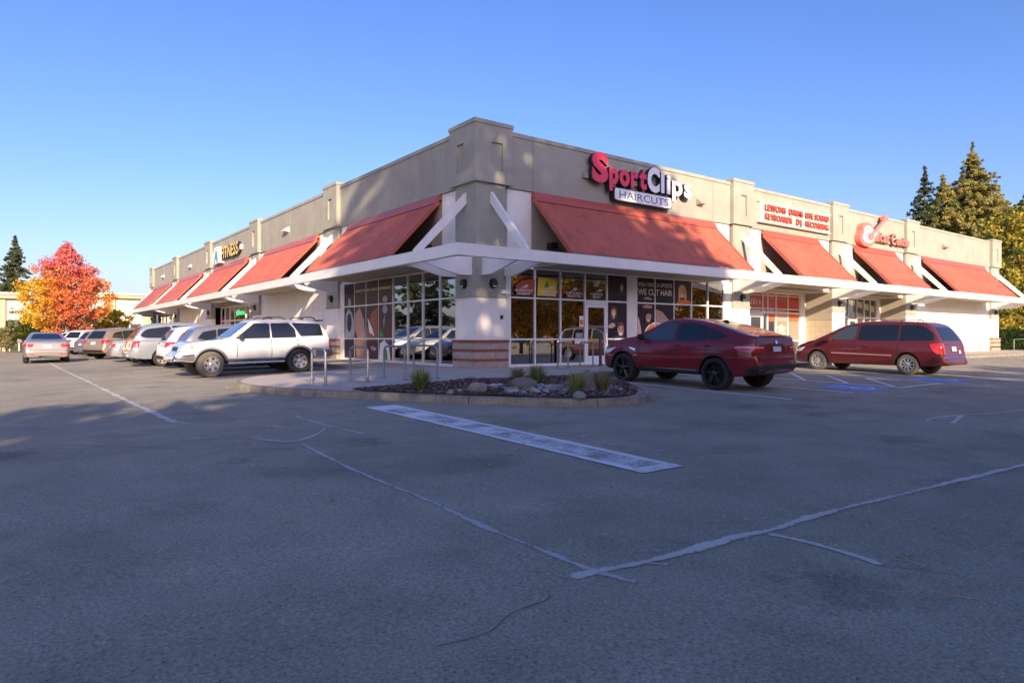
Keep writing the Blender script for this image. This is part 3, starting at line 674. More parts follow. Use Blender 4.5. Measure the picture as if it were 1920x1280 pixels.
# ---- window prints
POST = mat('poster_dark', (.030, .020, .022), .45, spec=.25); POSTB = mat('poster_brown', (.085, .04, .035), .45, spec=.25); SKIN = mat('print_skin', (.80, .50, .37), .5, spec=.25); SKIN2 = mat('print_skin_shade', (.55, .29, .19), .5, spec=.25); HAIRB = mat('print_hair_brown', (.20, .09, .05), .5, spec=.25)
HAIRY = mat('print_hair_blonde', (.75, .55, .28), .5, spec=.25); ORNG = mat('print_orange', (.72, .20, .045), .5, spec=.25); PGRN = mat('print_green', (.10, .28, .06), .5, spec=.25); PGRY = mat('print_grey', (.36, .36, .38), .5, spec=.25); YEL = mat('painted_yellow_reflection', (.80, .58, .05), .4); SHIRT = mat('print_black_shirt', (.012, .011, .013), .45, spec=.25)
def ell(c, z, rx, rz, n=20, a0=0, a1=6.2832): return [(c + rx * math.cos(a), z + rz * math.sin(a)) for a in np.linspace(a0, a1, n, endpoint=False)]
pn = -.125
def pp(side, poly, d, m, par): return fpoly('window_print_or_reflection', side, poly, pn + d * .003, m, par)
def rect(a, b, c, d): return [(a, c), (b, c), (b, d), (a, d)]
# right bay, last column: two stylists above a client
for (z0, z1) in ((1.13, 2.49), (2.57, 3.53), (.24, 1.05)): pp('R', rect(6.19, 7.21, z0, z1), 0, POST, w1)
def portrait(par, c, z, r, skin, hair, shirt, long_hair=True, tilt=0.0, d0=1.0, body=True):
    """printed head and shoulders, r = half face width"""
    def T(poly): return [(c + (u * math.cos(tilt) - v * math.sin(tilt)) * r, z + (u * math.sin(tilt) + v * math.cos(tilt)) * r) for u, v in poly]
    if body: pp('R', T([(-2.3, -4.0), (-2.2, -2.4), (-1.3, -1.9), (-.5, -1.7), (.5, -1.7), (1.3, -1.9), (2.2, -2.4), (2.3, -4.0)]), d0 + .3, shirt, par); pp('R', T([(-.45, -.9), (.45, -.9), (.6, -1.75), (0, -2.4), (-.6, -1.75)]), d0 + .6, SKIN2, par)
    if long_hair: pp('R', T([(-1.25, -2.0), (-1.4, -.4), (-1.25, .9), (-.6, 1.55), (.2, 1.65), (.95, 1.25), (1.35, .3), (1.4, -.9), (1.15, -2.1), (.7, -1.2), (-.7, -1.2)]), d0 + .9, hair, par)
    pp('R', T([(-.95, .5), (-.95, -.3), (-.7, -.95), (-.3, -1.3), (.3, -1.3), (.7, -.95), (.95, -.3), (.95, .5), (.6, 1.1), (-.6, 1.1)]), d0 + 1.3, skin, par)
    pp('R', T([(.35, 1.0), (.95, .5), (.95, -.3), (.7, -.95), (.3, -1.3), (.5, -.5), (.55, .2)]), d0 + 1.6, SKIN2, par)
    pp('R', T([(-1.08, .1), (-1.12, .8), (-.8, 1.4), (0, 1.62), (.8, 1.4), (1.12, .8), (1.08, .1), (.9, .55), (.4, .82), (-.3, .72), (-.85, .45)]), d0 + 1.9, hair, par)
    for e in (-.42, .42): pp('R', T([(e - .22, .06), (e, .17), (e + .22, .06), (e, -.02)]), d0 + 2.2, SHIRT, par); pp('R', T([(e - .28, .32), (e, .42), (e + .28, .32), (e, .36)]), d0 + 2.2, hair, par)
    pp('R', T([(-.45, -.72), (.45, -.72), (.25, -.95), (-.25, -.95)]), d0 + 2.2, PRINTW, par); pp('R', T([(-.12, -.35), (.14, -.35), (.05, .0)]), d0 + 2.2, SKIN2, par)
SHIRTG = mat('print_charcoal_shirt', (.045, .042, .05), .5, spec=.25)
portrait(w1, 6.92, 3.13, .085, SKIN2, HAIRB, SHIRTG); portrait(w1, 6.49, 2.14, .125, SKIN, HAIRB, SHIRTG, True, -.06)
pp('R', [(6.19, 1.62), (6.4, 1.72), (6.55, 1.68), (6.58, 1.6), (6.5, 1.54), (6.35, 1.5), (6.19, 1.52)], 2.2, SKIN, w1)
portrait(w1, 6.86, 1.46, .185, SKIN, HAIRB, SHIRTG, False, .12, 3.0, False); pp('R', [(6.45, 1.13), (6.6, 1.22), (7.05, 1.22), (7.21, 1.18), (7.21, 1.13)], 3, SHIRTG, w1)
# second bay
for (c0, c1) in ((7.84, 8.84), (8.92, 10.02)):
    for (z0, z1) in ((1.13, 2.49), (2.57, 3.53), (.24, 1.05)): pp('R', rect(c0, c1, z0, z1), 0, POST, w2)
ftext('window_lettering', 'R', 7.86, 9.92, 3.2, .16, 'YOU WATCH SPORTS', PRINTW, w2, pn + .006, .002, .004); ftext('window_lettering', 'R', 7.86, 9.92, 2.86, .24, 'WE CUT HAIR', PRINTW, w2, pn + .006, .002, .01)
pp('R', rect(7.86, 9.9, 3.12, 3.13), 1, RED, w2)
pp('R', ell(8.42, 2.66, .26, .12, 16, 0, 3.1416), 1, SKIN2, w2); pp('R', [(8.1, 2.40), (8.4, 2.47), (8.72, 2.4), (8.6, 2.33), (8.2, 2.33)], 1, SKIN2, w2)
portrait(w2, 8.46, 1.98, .17, SKIN2, SHIRT, SHIRTG, True, -.1, 1.0, False); pp('R', [(7.84, 1.13), (7.84, 2.0), (7.95, 1.8), (8.1, 1.13)], 1.4, SKIN, w2)
pp('R', [(8.92, 2.3), (9.3, 2.2), (9.8, 1.8), (10.02, 1.5), (10.02, 1.13), (8.92, 1.13)], .8, SKIN2, w2); pp('R', [(9.0, 1.95), (9.25, 2.1), (9.6, 1.7), (9.3, 1.5)], 1.2, PGRY, w2)
for (c0, c1) in ((8.2, 8.84), (8.92, 9.65)):
    pl = [p for p in ell(8.9, 1.13, .72, .62, 40, 0, 3.1416)]
    def clip(poly, a, b): return [(min(max(x, a), b), z) for x, z in poly] + [(min(max(8.2, a), b), 1.13)]
    pp('R', clip(ell(8.9, 1.14, .72, .62, 40, 0, 3.1416), c0, c1), 1.6, PRINTW, w2); pp('R', clip(ell(8.9, 1.14, .66, .56, 40, 0, 3.1416), c0, c1), 2, ORNG, w2); pp('R', clip(ell(8.9, 1.14, .42, .36, 40, 0, 3.1416), c0, c1), 2.4, SKIN2, w2)
pp('R', rect(10.1, 11.18, 2.57, 3.53), 0, POSTB, w2); portrait(w2, 10.58, 3.06, .19, SKIN, HAIRY, ORNG, True, .05, 1.0, False); pp('R', [(10.2, 2.57), (10.35, 2.72), (10.8, 2.75), (11.1, 2.68), (11.18, 2.57)], 1.2, ORNG, w2)
# lettering on the upper lights and notices
for (c0, c1, a, b_) in ((1.7, 2.48, 'NO APPOINTMENT', 'NECESSARY'), (2.85, 3.65, 'LEGENDARY HOT', 'STEAMED TOWEL'), (4.0, 4.85, 'COME IN FOR A', 'FREE NECK TRIM'), (5.28, 5.9, "IT'S GOOD TO", 'BE A GUY')):
    ftext('window_lettering', 'R', c0, c1, 2.74, .085, a, PRINTW, w1, pn + .003, .002, .02); ftext('window_lettering', 'R', c0 + .1, c1 - .1, 2.63, .085, b_, PRINTW, w1, pn + .003, .002, .02)
    pp('R', [(c0 + .25, 2.87), (c0 + .55, 2.89), (c0 + .5, 2.91), (c0 + .3, 2.9)], 1, PRINTW, w1); pp('R', [(c0 + .38, 2.92), (c0 + .58, 2.93), (c0 + .56, 2.98), (c0 + .42, 2.97)], 1, PRINTW, w1)
ftext('house_number', 'R', 5.4, 5.72, 3.07, .15, '1007', PRINTW, w1, pn + .003, .002, .02)
ftext('open_lettering', 'R', 3.98, 4.4, 3.3, .13, 'OPEN', mat('neon_off', (.35, .35, .35), .4), w1, pn - .02, .004)
pp('R', [(1.75, 2.64), (1.72, 2.95), (1.95, 3.12), (2.55, 3.2), (2.55, 2.66)], 0, mat('painted_red_reflection', (.42, .08, .04), .3, coat=.3), w1); pp('R', [(2.68, 2.62), (2.72, 3.27), (3.6, 3.22), (3.55, 2.62)], 0, YEL, w1)  # red and yellow reflections painted as flat shapes on the upper panes
pp('R', [(3.0, 2.95), (3.12, 3.2), (3.22, 2.97), (3.1, 2.92)], 1, PGRN, w1)
for (a, b, z0, z1, m_) in ((4.68, 4.9, 1.55, 1.95, PRINTW), (4.70, 4.88, 1.62, 1.80, ORNG), (4.5, 4.85, 1.15, 1.32, PGRY), (4.45, 4.95, .92, 1.04, PRINTW)): pp('R', rect(a, b, z0, z1), 1 if m_ is not ORNG else 2, m_, w1)
# left bay: dark murals over the four far columns
for i in range(4, 8):
    c0, c1 = CL1[i] + .04, CL1[i + 1] - .04
    for (z0, z1) in ((1.13, 2.49), (2.57, 3.53), (.24, 1.05)): pp('L', rect(c0, c1, z0, z1), 0, POST if i == 7 else POSTB, wl)
for (s0, s1, t) in ((9.75, 8.75, 'HOME OF TH'), (8.6, 7.55, 'MVP HAIRCU'), (7.4, 6.3, 'EXPERIENCE')): ftext('window_lettering', 'L', s0, s1, 3.12, .11, t, PRINTW, wl, pn + .004, .002, .006)
for poly, m_, d in (([(9.85, 1.13), (9.9, 1.9), (10.2, 2.3), (10.5, 2.45), (10.8, 2.2), (10.9, 1.13)], PGRY, 1), (ell(10.4, 1.8, .25, .42), POST, 2), ([(10.2, 2.57), (10.3, 2.85), (10.5, 2.9), (10.6, 2.57)], PGRY, 1),
                    ([(8.75, 1.13), (8.85, 1.9), (9.3, 2.45), (9.75, 2.2), (9.8, 1.5), (9.5, 1.13)], SKIN2, 1), ([(8.8, 1.3), (9.0, 1.9), (9.3, 2.4), (9.1, 1.6), (8.95, 1.2)], PGRY, 2), ([(7.55, 1.13), (7.55, 2.4), (8.1, 2.2), (8.5, 1.6), (8.6, 1.13)], mat('print_rust', (.34, .12, .05), .5, spec=.25), 1),
                    ([(7.8, 1.2), (8.3, 1.35), (8.5, 2.0), (8.1, 1.6)], PRINTW, 2), (ell(6.85, 2.72, .22, .14, 14), PGRY, 1), (ell(6.85, 2.3, .22, .18, 14), PGRY, 1), ([(6.95, 1.5), (7.0, 1.85), (6.85, 2.1), (6.9, 1.7)], PGRY, 1),
                    ([(8.75, .24), (8.75, 1.05), (9.8, 1.05), (9.6, .24)], SKIN2, 1), ([(7.55, .24), (7.6, .9), (8.4, 1.05), (8.6, .24)], mat('print_plum', (.10, .03, .04), .5, spec=.25), 1), ([(6.35, .24), (6.5, .8), (6.9, 1.05), (7.3, .9), (7.4, .24)], PRINTW, 1), ([(6.6, .24), (6.65, .6), (6.85, .75), (7.0, .24)], PGRN, 2), ([(6.9, 1.13), (7.2, 1.5), (7.35, 1.2)], PGRN, 1)):
    pp('L', poly, d, m_, wl)
ftext('window_lettering', 'L', 8.15, 7.65, .62, .15, 'Clips', PRINTW, wl, pn + .012, .002, .03)

# ------------------------------------------------------------------ signs
SPINK = mat('sign_face_red', (.74, .045, .10), .4); SWHITE = mat('sign_face_white', (.82, .82, .82), .4); SSIDE = mat('sign_return_black', (.02, .018, .022), .5); SRED = mat('sign_letter_red', (.72, .06, .035), .4); SBOARD = mat('sign_board_cream', (.74, .68, .55), .5); SYEL = mat('sign_face_yellow', (.80, .60, .12), .4); STEAL = mat('sign_teal', (.06, .30, .33), .4); SGREY = mat('sign_letter_grey', (.10, .12, .16), .5); SPALE = mat('sign_letter_coral', (.74, .19, .15), .4); SDRK = mat('sign_return_dark_red', (.16, .05, .035), .5)
def letters(root, side, s, s2, zbase, text, h, face, ret, n0, depth, off=.03, gap=.05, wfix=None, name='letter', space=.3):
    """channel letters one by one; each letter > return"""
    items = []; x = 0
    for ch in text:
        if ch == ' ': x += space; continue
        me = text_mesh(ch, 1.0, 0, off); lo, hi = mesh_bounds(me); items.append((me, x - lo[0])); x += hi[0] - lo[0] + gap
    tot = x - gap; sx = abs(s2 - s) / tot; sy = h / .70
    for me, ox in items:
        me.transform(Matrix.Translation((ox, 0, 0))); me.transform(Matrix.Diagonal((sx, sy, 1, 1)))
        back = me.copy(); me.transform(FM(side, s, zbase, n0 + depth)); lt = link(name, me, face, root)
        bm = bmesh.new(); bm.from_mesh(back); r = bmesh.ops.extrude_face_region(bm, geom=bm.faces[:])
        bmesh.ops.translate(bm, verts=[e for e in r['geom'] if isinstance(e, bmesh.types.BMVert)], vec=(0, 0, depth - .004)); bmesh.ops.recalc_face_normals(bm, faces=bm.faces[:]); bm.to_mesh(back); bm.free()
        back.transform(FM(side, s, zbase, n0)); link('letter_return', back, ret, lt)
def rrect(a, b, c, d, r, n=5):
    o = []
    for cx, cy, t in ((b - r, d - r, 0), (a + r, d - r, 1), (a + r, c + r, 2), (b - r, c + r, 3)):
        for k in range(n + 1): an = (t + k / n) * math.pi / 2; o.append((cx + r * math.cos(an), cy + r * math.sin(an)))
    return o
S1 = empty('shop_sign', FW('R', 7.9, 0, 6.5)); S1o = S1.location.copy()
def sub(root):   # children are built in world space: keep them there
    for c in root.children: c.location = c.location - root.location if c.parent == root else c.location
MBp = lambda poly, side, n0, n1: MB().prism(poly, lambda u, v, d: FW(side, u, d, v), n0, n1)
letters(S1, 'R', 4.98, 5.82, 7.0, 'S', .98, SPINK, SSIDE, NU + .12, .2, .06)
letters(S1, 'R', 5.88, 7.95, 7.0, 'port', .80, SPINK, SSIDE, NU + .12, .2, .05, .07)
letters(S1, 'R', 8.0, 8.72, 7.0, 'C', .86, SWHITE, SSIDE, NU + .12, .2, .06)
letters(S1, 'R', 8.80, 10.75, 7.0, 'lips', .80, SWHITE, SSIDE, NU + .12, .2, .035, .09)
MBp(rect(4.75, 5.6, 7.05, 7.25), 'R', NU, NU + .12).build('sign_raceway', TAUPE, S1); MBp(rect(5.6, 10.4, 7.1, 7.28), 'R', NU, NU + .12).build('sign_raceway', TAUPE, S1)
pb = MBp(rrect(6.15, 9.48, 6.36, 6.86, .12), 'R', NU + .06, NU + .30).build('sign_panel', SSIDE, S1); MBp(rrect(6.18, 9.45, 6.39, 6.83, .1), 'R', NU + .3, NU + .306).build('panel_face', SWHITE, pb)
ftext('panel_lettering', 'R', 6.42, 9.25, 6.475, .28, 'HAIRCUTS', SGREY, pb, NU + .307, .002)
sub(S1); tag(S1, 'red and white channel letter shop sign above a HAIRCUTS panel', 'sign')
S2 = empty('shop_sign', FW('R', 19, 0, 6.6))
bd = MBp(rect(15.95, 22.3, 6.6, 7.52), 'R', NU, NU + .16).build('sign_board', SBOARD, S2); MBp(rect(15.9, 22.35, 6.55, 6.6), 'R', NU, NU + .2).build('board_rail', SBOARD, S2); MBp(rect(15.9, 22.35, 7.52, 7.57), 'R', NU, NU + .2).build('board_rail', SBOARD, S2)
for (t, a, b, z) in (('LESSONS', 16.3, 18.05, 7.13), ('DRUMS', 18.35, 19.6, 7.13), ('LIVE SOUND', 19.85, 22.1, 7.13), ('KEYBOARDS', 16.3, 18.6, 6.70), ('DJ', 19.0, 19.45, 6.70), ('RECORDING', 19.85, 22.1, 6.70)):
    letters(S2, 'R', a, b, z, t, .29, SRED, SDRK, NU + .16, .08, .012, .07)
sub(S2); tag(S2, 'cream sign board with two rows of red letters listing lessons and drums', 'sign')
S3 = empty('shop_sign', FW('R', 28, 0, 6.5))
body = chaikin([(25.25, 6.15), (24.95, 6.6), (25.15, 7.0), (25.05, 7.35), (25.4, 7.62), (25.85, 7.5), (26.1, 7.15), (26.55, 7.2), (26.65, 6.95), (26.35, 6.75), (26.3, 6.35), (25.9, 6.05)], 2)
body = [(25.0 + (u - 24.95) * 1.35 + (v - 6.05) * .25, 6.15 + (v - 6.05) * .9) for u, v in body]
cxy = (sum(p[0] for p in body) / len(body), sum(p[1] for p in body) / len(body))
gb = MBp(body, 'R', NU, NU + .34).build('guitar_body', SPALE, S3); MBp([(cxy[0] + (u - cxy[0]) * .72, cxy[1] + (v - cxy[1]) * .72) for u, v in body], 'R', NU + .34, NU + .35).build('guitar_face', SWHITE, gb)
MBp([(26.15, 6.78), (26.28, 6.66), (27.95, 7.72), (27.85, 7.86)], 'R', NU + .355, NU + .42).build('guitar_neck', SPALE, S3); MBp(ell(26.35, 6.78, .3, .2), 'R', NU + .36, NU + .43).build('guitar_bridge', SPALE, S3)
MBp([(27.8, 7.84), (28.0, 7.70), (28.4, 7.92), (28.35, 8.14), (28.05, 8.12)], 'R', NU + .2, NU + .40).build('guitar_head', SPALE, S3)
letters(S3, 'R', 27.0, 29.0, 6.62, 'uitar', .55, SPALE, SDRK, NU + .12, .14, .03, .06); letters(S3, 'R', 29.2, 29.75, 6.58, 'C', .62, SPALE, SDRK, NU + .12, .14, .03); letters(S3, 'R', 29.85, 31.6, 6.6, 'enter', .52, SPALE, SDRK, NU + .12, .14, .03, .06)
MBp(rect(27.0, 31.5, 6.6, 6.72), 'R', NU, NU + .12).build('sign_raceway', TAN, S3)
sub(S3); tag(S3, 'coral lettered shop sign with a slanted guitar shape', 'sign')
S4 = empty('shop_sign', FW('L', 30, 0, 6.5))
ap = MBp([(33.95, 6.38), (33.9, 7.05), (33.35, 7.55), (32.6, 7.55), (32.1, 7.0), (31.95, 6.38)], 'L', NU, NU + .3).build('sign_emblem', SWHITE, S4); MBp([(33.5, 6.45), (33.0, 7.35), (32.7, 7.2), (32.4, 6.45), (32.75, 6.45), (32.9, 6.7), (33.15, 6.7), (33.2, 6.45)], 'L', NU + .3, NU + .31).build('emblem_mark', STEAL, ap)
letters(S4, 'L', 31.85, 27.6, 6.62, 'FITNESS', .8, SYEL, SSIDE, NU + .02, .2, .03, .08)
MBp(ell(27.3, 7.0, .18, .18, 12), 'L', NU + .02, NU + .16).build('sign_dot', SWHITE, S4)
sub(S4); tag(S4, 'yellow FITNESS letters beside a white and teal emblem', 'sign')

# ------------------------------------------------------------------ bike racks, bollard
def bike_rack(p0, p1, zt, label, group=None, zoff=.14):
    c = ((p0[0] + p1[0]) / 2, (p0[1] + p1[1]) / 2); t = empty('bike_rack', (c[0], c[1], g(*c) + zoff)); a = Vector((p0[0] - c[0], p0[1] - c[1], 0)); r = .13; u = a.normalized()
    pts = [a, a + Vector((0, 0, zt - r))] + [a - u * (r * (1 - math.cos(q))) + Vector((0, 0, zt - r + r * math.sin(q))) for q in np.linspace(.3, 1.57, 5)]
    pts = pts + [Vector((-p.x, -p.y, p.z)) for p in reversed(pts)]
    MB().tube(pts, .028, 10).build('hoop', GALV, t, smooth=True, angle=50)
    for k, q in enumerate((a, -a)):
        MB().lathe([(.0, .0), (.075, .0), (.075, .012), (.03, .012), (.0, .013)], 14, 'z', (q.x, q.y, 0)).build('foot_plate', GALV, t)
    return tag(t, label, 'bike rack', group)
bike_rack((-6.42, -2.5), (-6.42, -3.35), .84, 'grey steel bike hoop nearest the rear bumper of the white sport utility', 'bike hoops on the corner walk')
bike_rack((-5.4, -2.4), (-5.3, -3.2), .84, 'grey steel bike hoop, second from the white sport utility, before the brown window mural', 'bike hoops on the corner walk')
bike_rack((-4.5, -2.45), (-4.3, -3.2), .84, 'grey steel bike hoop, third from the white sport utility', 'bike hoops on the corner walk')
bike_rack((-3.7, -2.55), (-3.42, -3.3), .84, 'grey steel bike hoop closest to the corner pillar, behind a grass tuft', 'bike hoops on the corner walk')
bike_rack((3.0, -.6), (2.68, -1.5), .84, 'grey bike hoop farther from the shop door on the right walk', 'bike hoops by the door')
bike_rack((4.05, -.6), (3.82, -1.5), .84, 'grey bike hoop beside the dark bollard at the shop door', 'bike hoops by the door')
bike_rack((44.8, -1.6), (47.6, -1.6), .84, 'wide bike rack at the far end of the long front, by the last pillar', 'bike hoops by the far end')
bl = MB(); bl.lathe([(.0, 0), (.09, 0), (.09, .01), (.055, .012), (.055, 1.0), (.045, 1.03), (0, 1.035)], 16, 'z'); bo = bl.build('bollard', mat('bollard_brown', (.05, .042, .045), .5), None, smooth=True, angle=40); bo.location = (4.62, -1.05, .14); tag(bo, 'slim dark brown bollard in front of the shop door', 'bollard')

# ------------------------------------------------------------------ planting island
def tuft(x, y, h, w, cols, label, n=330):
    v = []; f = []; c = []; z0 = .0
    for k in range(n):
        a = random.uniform(0, 6.283); lean = random.random() ** .7 * w * random.uniform(.4, 1.15); hh = h * random.uniform(.55, 1.08) * (1 - .35 * (lean / w) ** 2); bw = random.uniform(.005, .011); rr = random.uniform(0, .09)
        d = Vector((math.cos(a), math.sin(a), 0)); s = Vector((-d.y, d.x, 0)).lerp(Vector((random.uniform(-1, 1), random.uniform(-1, 1), 0)), .4).normalized() * bw; b0 = d * rr; col = random.choice(cols); n0 = len(v)
        for i, t in enumerate((0, .4, .75, 1.0)):
            p = b0 + d * lean * t ** 1.9 + Vector((0, 0, hh * (t - .22 * t ** 3 * (lean / w)))); ww = (1, .95, .6, .05)[i]
            v += [p - s * ww, p + s * ww]; c += [tuple(q * (.75 + .35 * t) for q in col)] * 2
        for i in range(3): f.append((n0 + 2 * i, n0 + 2 * i + 1, n0 + 2 * i + 3, n0 + 2 * i + 2))
    o = link('grass_tuft', color_mesh('grass_tuft', v, f, c), LEAF); o.location = (x, y, g(x, y) + .15); return tag(o, label, 'grass tuft', 'ornamental grass tufts on the island')
GR = [(.22, .28, .07), (.29, .33, .09), (.15, .21, .05), (.44, .40, .17), (.38, .40, .12)]; DRY = [(.46, .37, .19), (.38, .29, .15), (.28, .26, .10), (.52, .43, .25), (.20, .21, .07)]
tuft(-5.42, -6.0, .52, .46, GR, 'green grass tuft standing alone near the bike hoops'); tuft(-2.5, -5.5, .42, .34, DRY, 'dry brownish grass tuft behind the low brown boulder'); tuft(-2.6, -6.35, .54, .44, GR, 'green grass tuft between the low boulder and the river stones', 380)
tuft(-3.4, -8.55, .52, .46, GR[:2] + GR[3:] + [(.45, .40, .08)], 'yellow green grass tuft in front of the upright boulder'); tuft(-2.3, -8.15, .50, .40, DRY, 'straw coloured grass tuft at the rounded end of the island')
def rock(x, y, sx, sy, sz, m, label, name='boulder', cat='boulder', seed=0, sink=.25, group=None, rz=None, me=None):
    if me is None:
        bm = bmesh.new(); bmesh.ops.create_icosphere(bm, subdivisions=3, radius=1.0); R = random.Random(seed)
        ph = [(Vector((R.uniform(-1, 1), R.uniform(-1, 1), R.uniform(-1, 1))) * 2.2, R.uniform(0, 6), R.uniform(.03, .12)) for _ in range(7)]
        cuts = [(Vector((R.uniform(-1, 1), R.uniform(-1, 1), R.uniform(-.2, 1))).normalized(), R.uniform(.72, .92)) for _ in range(5)]
        for v_ in bm.verts:
            p = v_.co.copy(); k = 1 + sum(a_ * math.sin(d_.dot(p) + f_) for d_, f_, a_ in ph); p *= k
            for nn_, dd_ in cuts:
                e = p.dot(nn_) - dd_
                if e > 0: p -= nn_ * e * .85
            v_.co = p
        me = bpy.data.meshes.new(name); bm.to_mesh(me); bm.free(); me.polygons.foreach_set('use_smooth', [True] * len(me.polygons))
    o = link(name, me, m); o.scale = (sx, sy, sz); o.location = (x, y, g(x, y) + .15 + sz * (1 - 2 * sink) + .0); o.rotation_euler = (0, 0, rz if rz is not None else seed * 1.3); return tag(o, label, cat, group)
ROCKL = mat('boulder_pale', (.29, .262, .22), .9, var=.2, vscale=4, bump=.5, bscale=16)
rock(-4.62, -6.95, .21, .19, .17, ROCKL, 'pale rounded boulder on the bark mulch', seed=3)
rock(-3.35, -6.75, .28, .19, .15, ROCK, 'low wide brown boulder amid the river stones', seed=5, rz=-.6)
rock(-2.65, -8.05, .14, .18, .28, ROCK, 'tall upright brown boulder between two grass tufts', seed=8, sink=.2)
rock(-3.72, -9.0, .15, .12, .095, ROCKG, 'small smooth grey boulder at the kerb', seed=11, sink=.15)
rock(-5.35, -7.05, .085, .07, .06, ROCKL, 'fist sized pale stone alone on the bark mulch', seed=13, sink=.1)
rk = []
for i in range(4):
    o = rock(0, 0, .1, .1, .1, ROCKG, 'x', 'river_stone', 'stone', seed=20 + i); rk.append(o.data); bpy.data.objects.remove(o)
STC = [ROCKG, mat('river_stone_blue', (.19, .205, .23), .85, var=.2, vscale=5), mat('river_stone_warm', (.28, .25, .215), .85, var=.2, vscale=5), mat('river_stone_pale', (.36, .36, .355), .85, var=.2, vscale=5)]
rk = [(lambda me_, m_: (me_.materials.clear(), me_.materials.append(m_), me_)[2])(rk[i % 4].copy(), STC[j]) for i in range(4) for j in range(4)]
cnt = 0
while cnt < 130:
    x = random.gauss(-3.3, .75); y = random.gauss(-7.3, .6)
    if not in_poly(x, y, bedc) or (x + 3.35) ** 2 + (y + 6.75) ** 2 < .12 or (x + y) < -11.9: continue
    s = random.uniform(.035, .09)
    rock(x, y, s * random.uniform(1, 1.5), s, s * random.uniform(.55, .8), None, 'one of the small grey river stones heaped between the boulders', 'river_stone', 'stone', group='river stones of the island', sink=.15, rz=random.uniform(0, 6), me=random.choice(rk)); cnt += 1
# fallen leaves
lv = []; lf = []; lc = []
def leaf_at(x, y, s, z=None):
    a = random.uniform(0, 6.28); zz = (g(x, y) + .008) if z is None else z; n = len(lv)
    for k, r in enumerate((1, .45, .8, .4, .9, .4, .8, .45)):
        q = a + k * math.pi / 4; lv.append((x + s * r * math.cos(q), y + s * r * math.sin(q), zz + random.uniform(0, .02)))
    lf.append(tuple(range(n, n + 8))); c = random.choice([(.42, .27, .12), (.50, .36, .2), (.36, .2, .08), (.55, .42, .28)]); lc.extend([c] * 8)
for i in range(70): leaf_at(random.uniform(-11, 9), random.uniform(-13, -3.5), random.uniform(.03, .055))
for i in range(16): leaf_at(random.uniform(-11.5, -4), random.uniform(-17, -12), random.uniform(.012, .03))
for i in range(330): leaf_at(random.uniform(13, 46), random.uniform(-10.5, -4.2), random.uniform(.05, .10))
for i in range(60):
    k = random.randrange(8, len(curve) - 12); p = curve[k]; q = inward(p, -random.uniform(.02, .25)); leaf_at(q[0], q[1], random.uniform(.025, .06))
tw = MB()
for (x, y, a, l) in ((-8.3, -16.2, .4, .10), (-7.6, -16.35, 1.2, .12), (-7.5, -16.3, .2, .09), (-8.0, -16.75, 2.0, .11), (-8.7, -16.0, .9, .06), (-6.6, -15.9, 2.4, .08), (-10.6, -13.2, .3, .06), (-9.9, -11.9, 1.4, .05), (-6.9, -14.6, .2, .06)):
    p = Vector((x, y, g(x, y) + .008)); u = Vector((math.cos(a), math.sin(a), .02)) * l; w_ = Vector((-u.y, u.x, 0)) * .2; tw.tube([p - u, p + w_, p + u], .0035, 5); tw.tube([p + w_, p + w_ * 1.4 + u * .5 + Vector((-u.y, u.x, 0)) * .4], .0025, 4)
tag(tw.build('fallen_twigs', mat('dry_twig', (.42, .33, .22), .9)), 'dry twigs lying on the near asphalt', 'twigs', kind='stuff')
tag(link('fallen_leaves', color_mesh('fallen_leaves', lv, lf, lc), CHIP), 'dry fallen leaves scattered over the lot', 'leaves', kind='stuff')

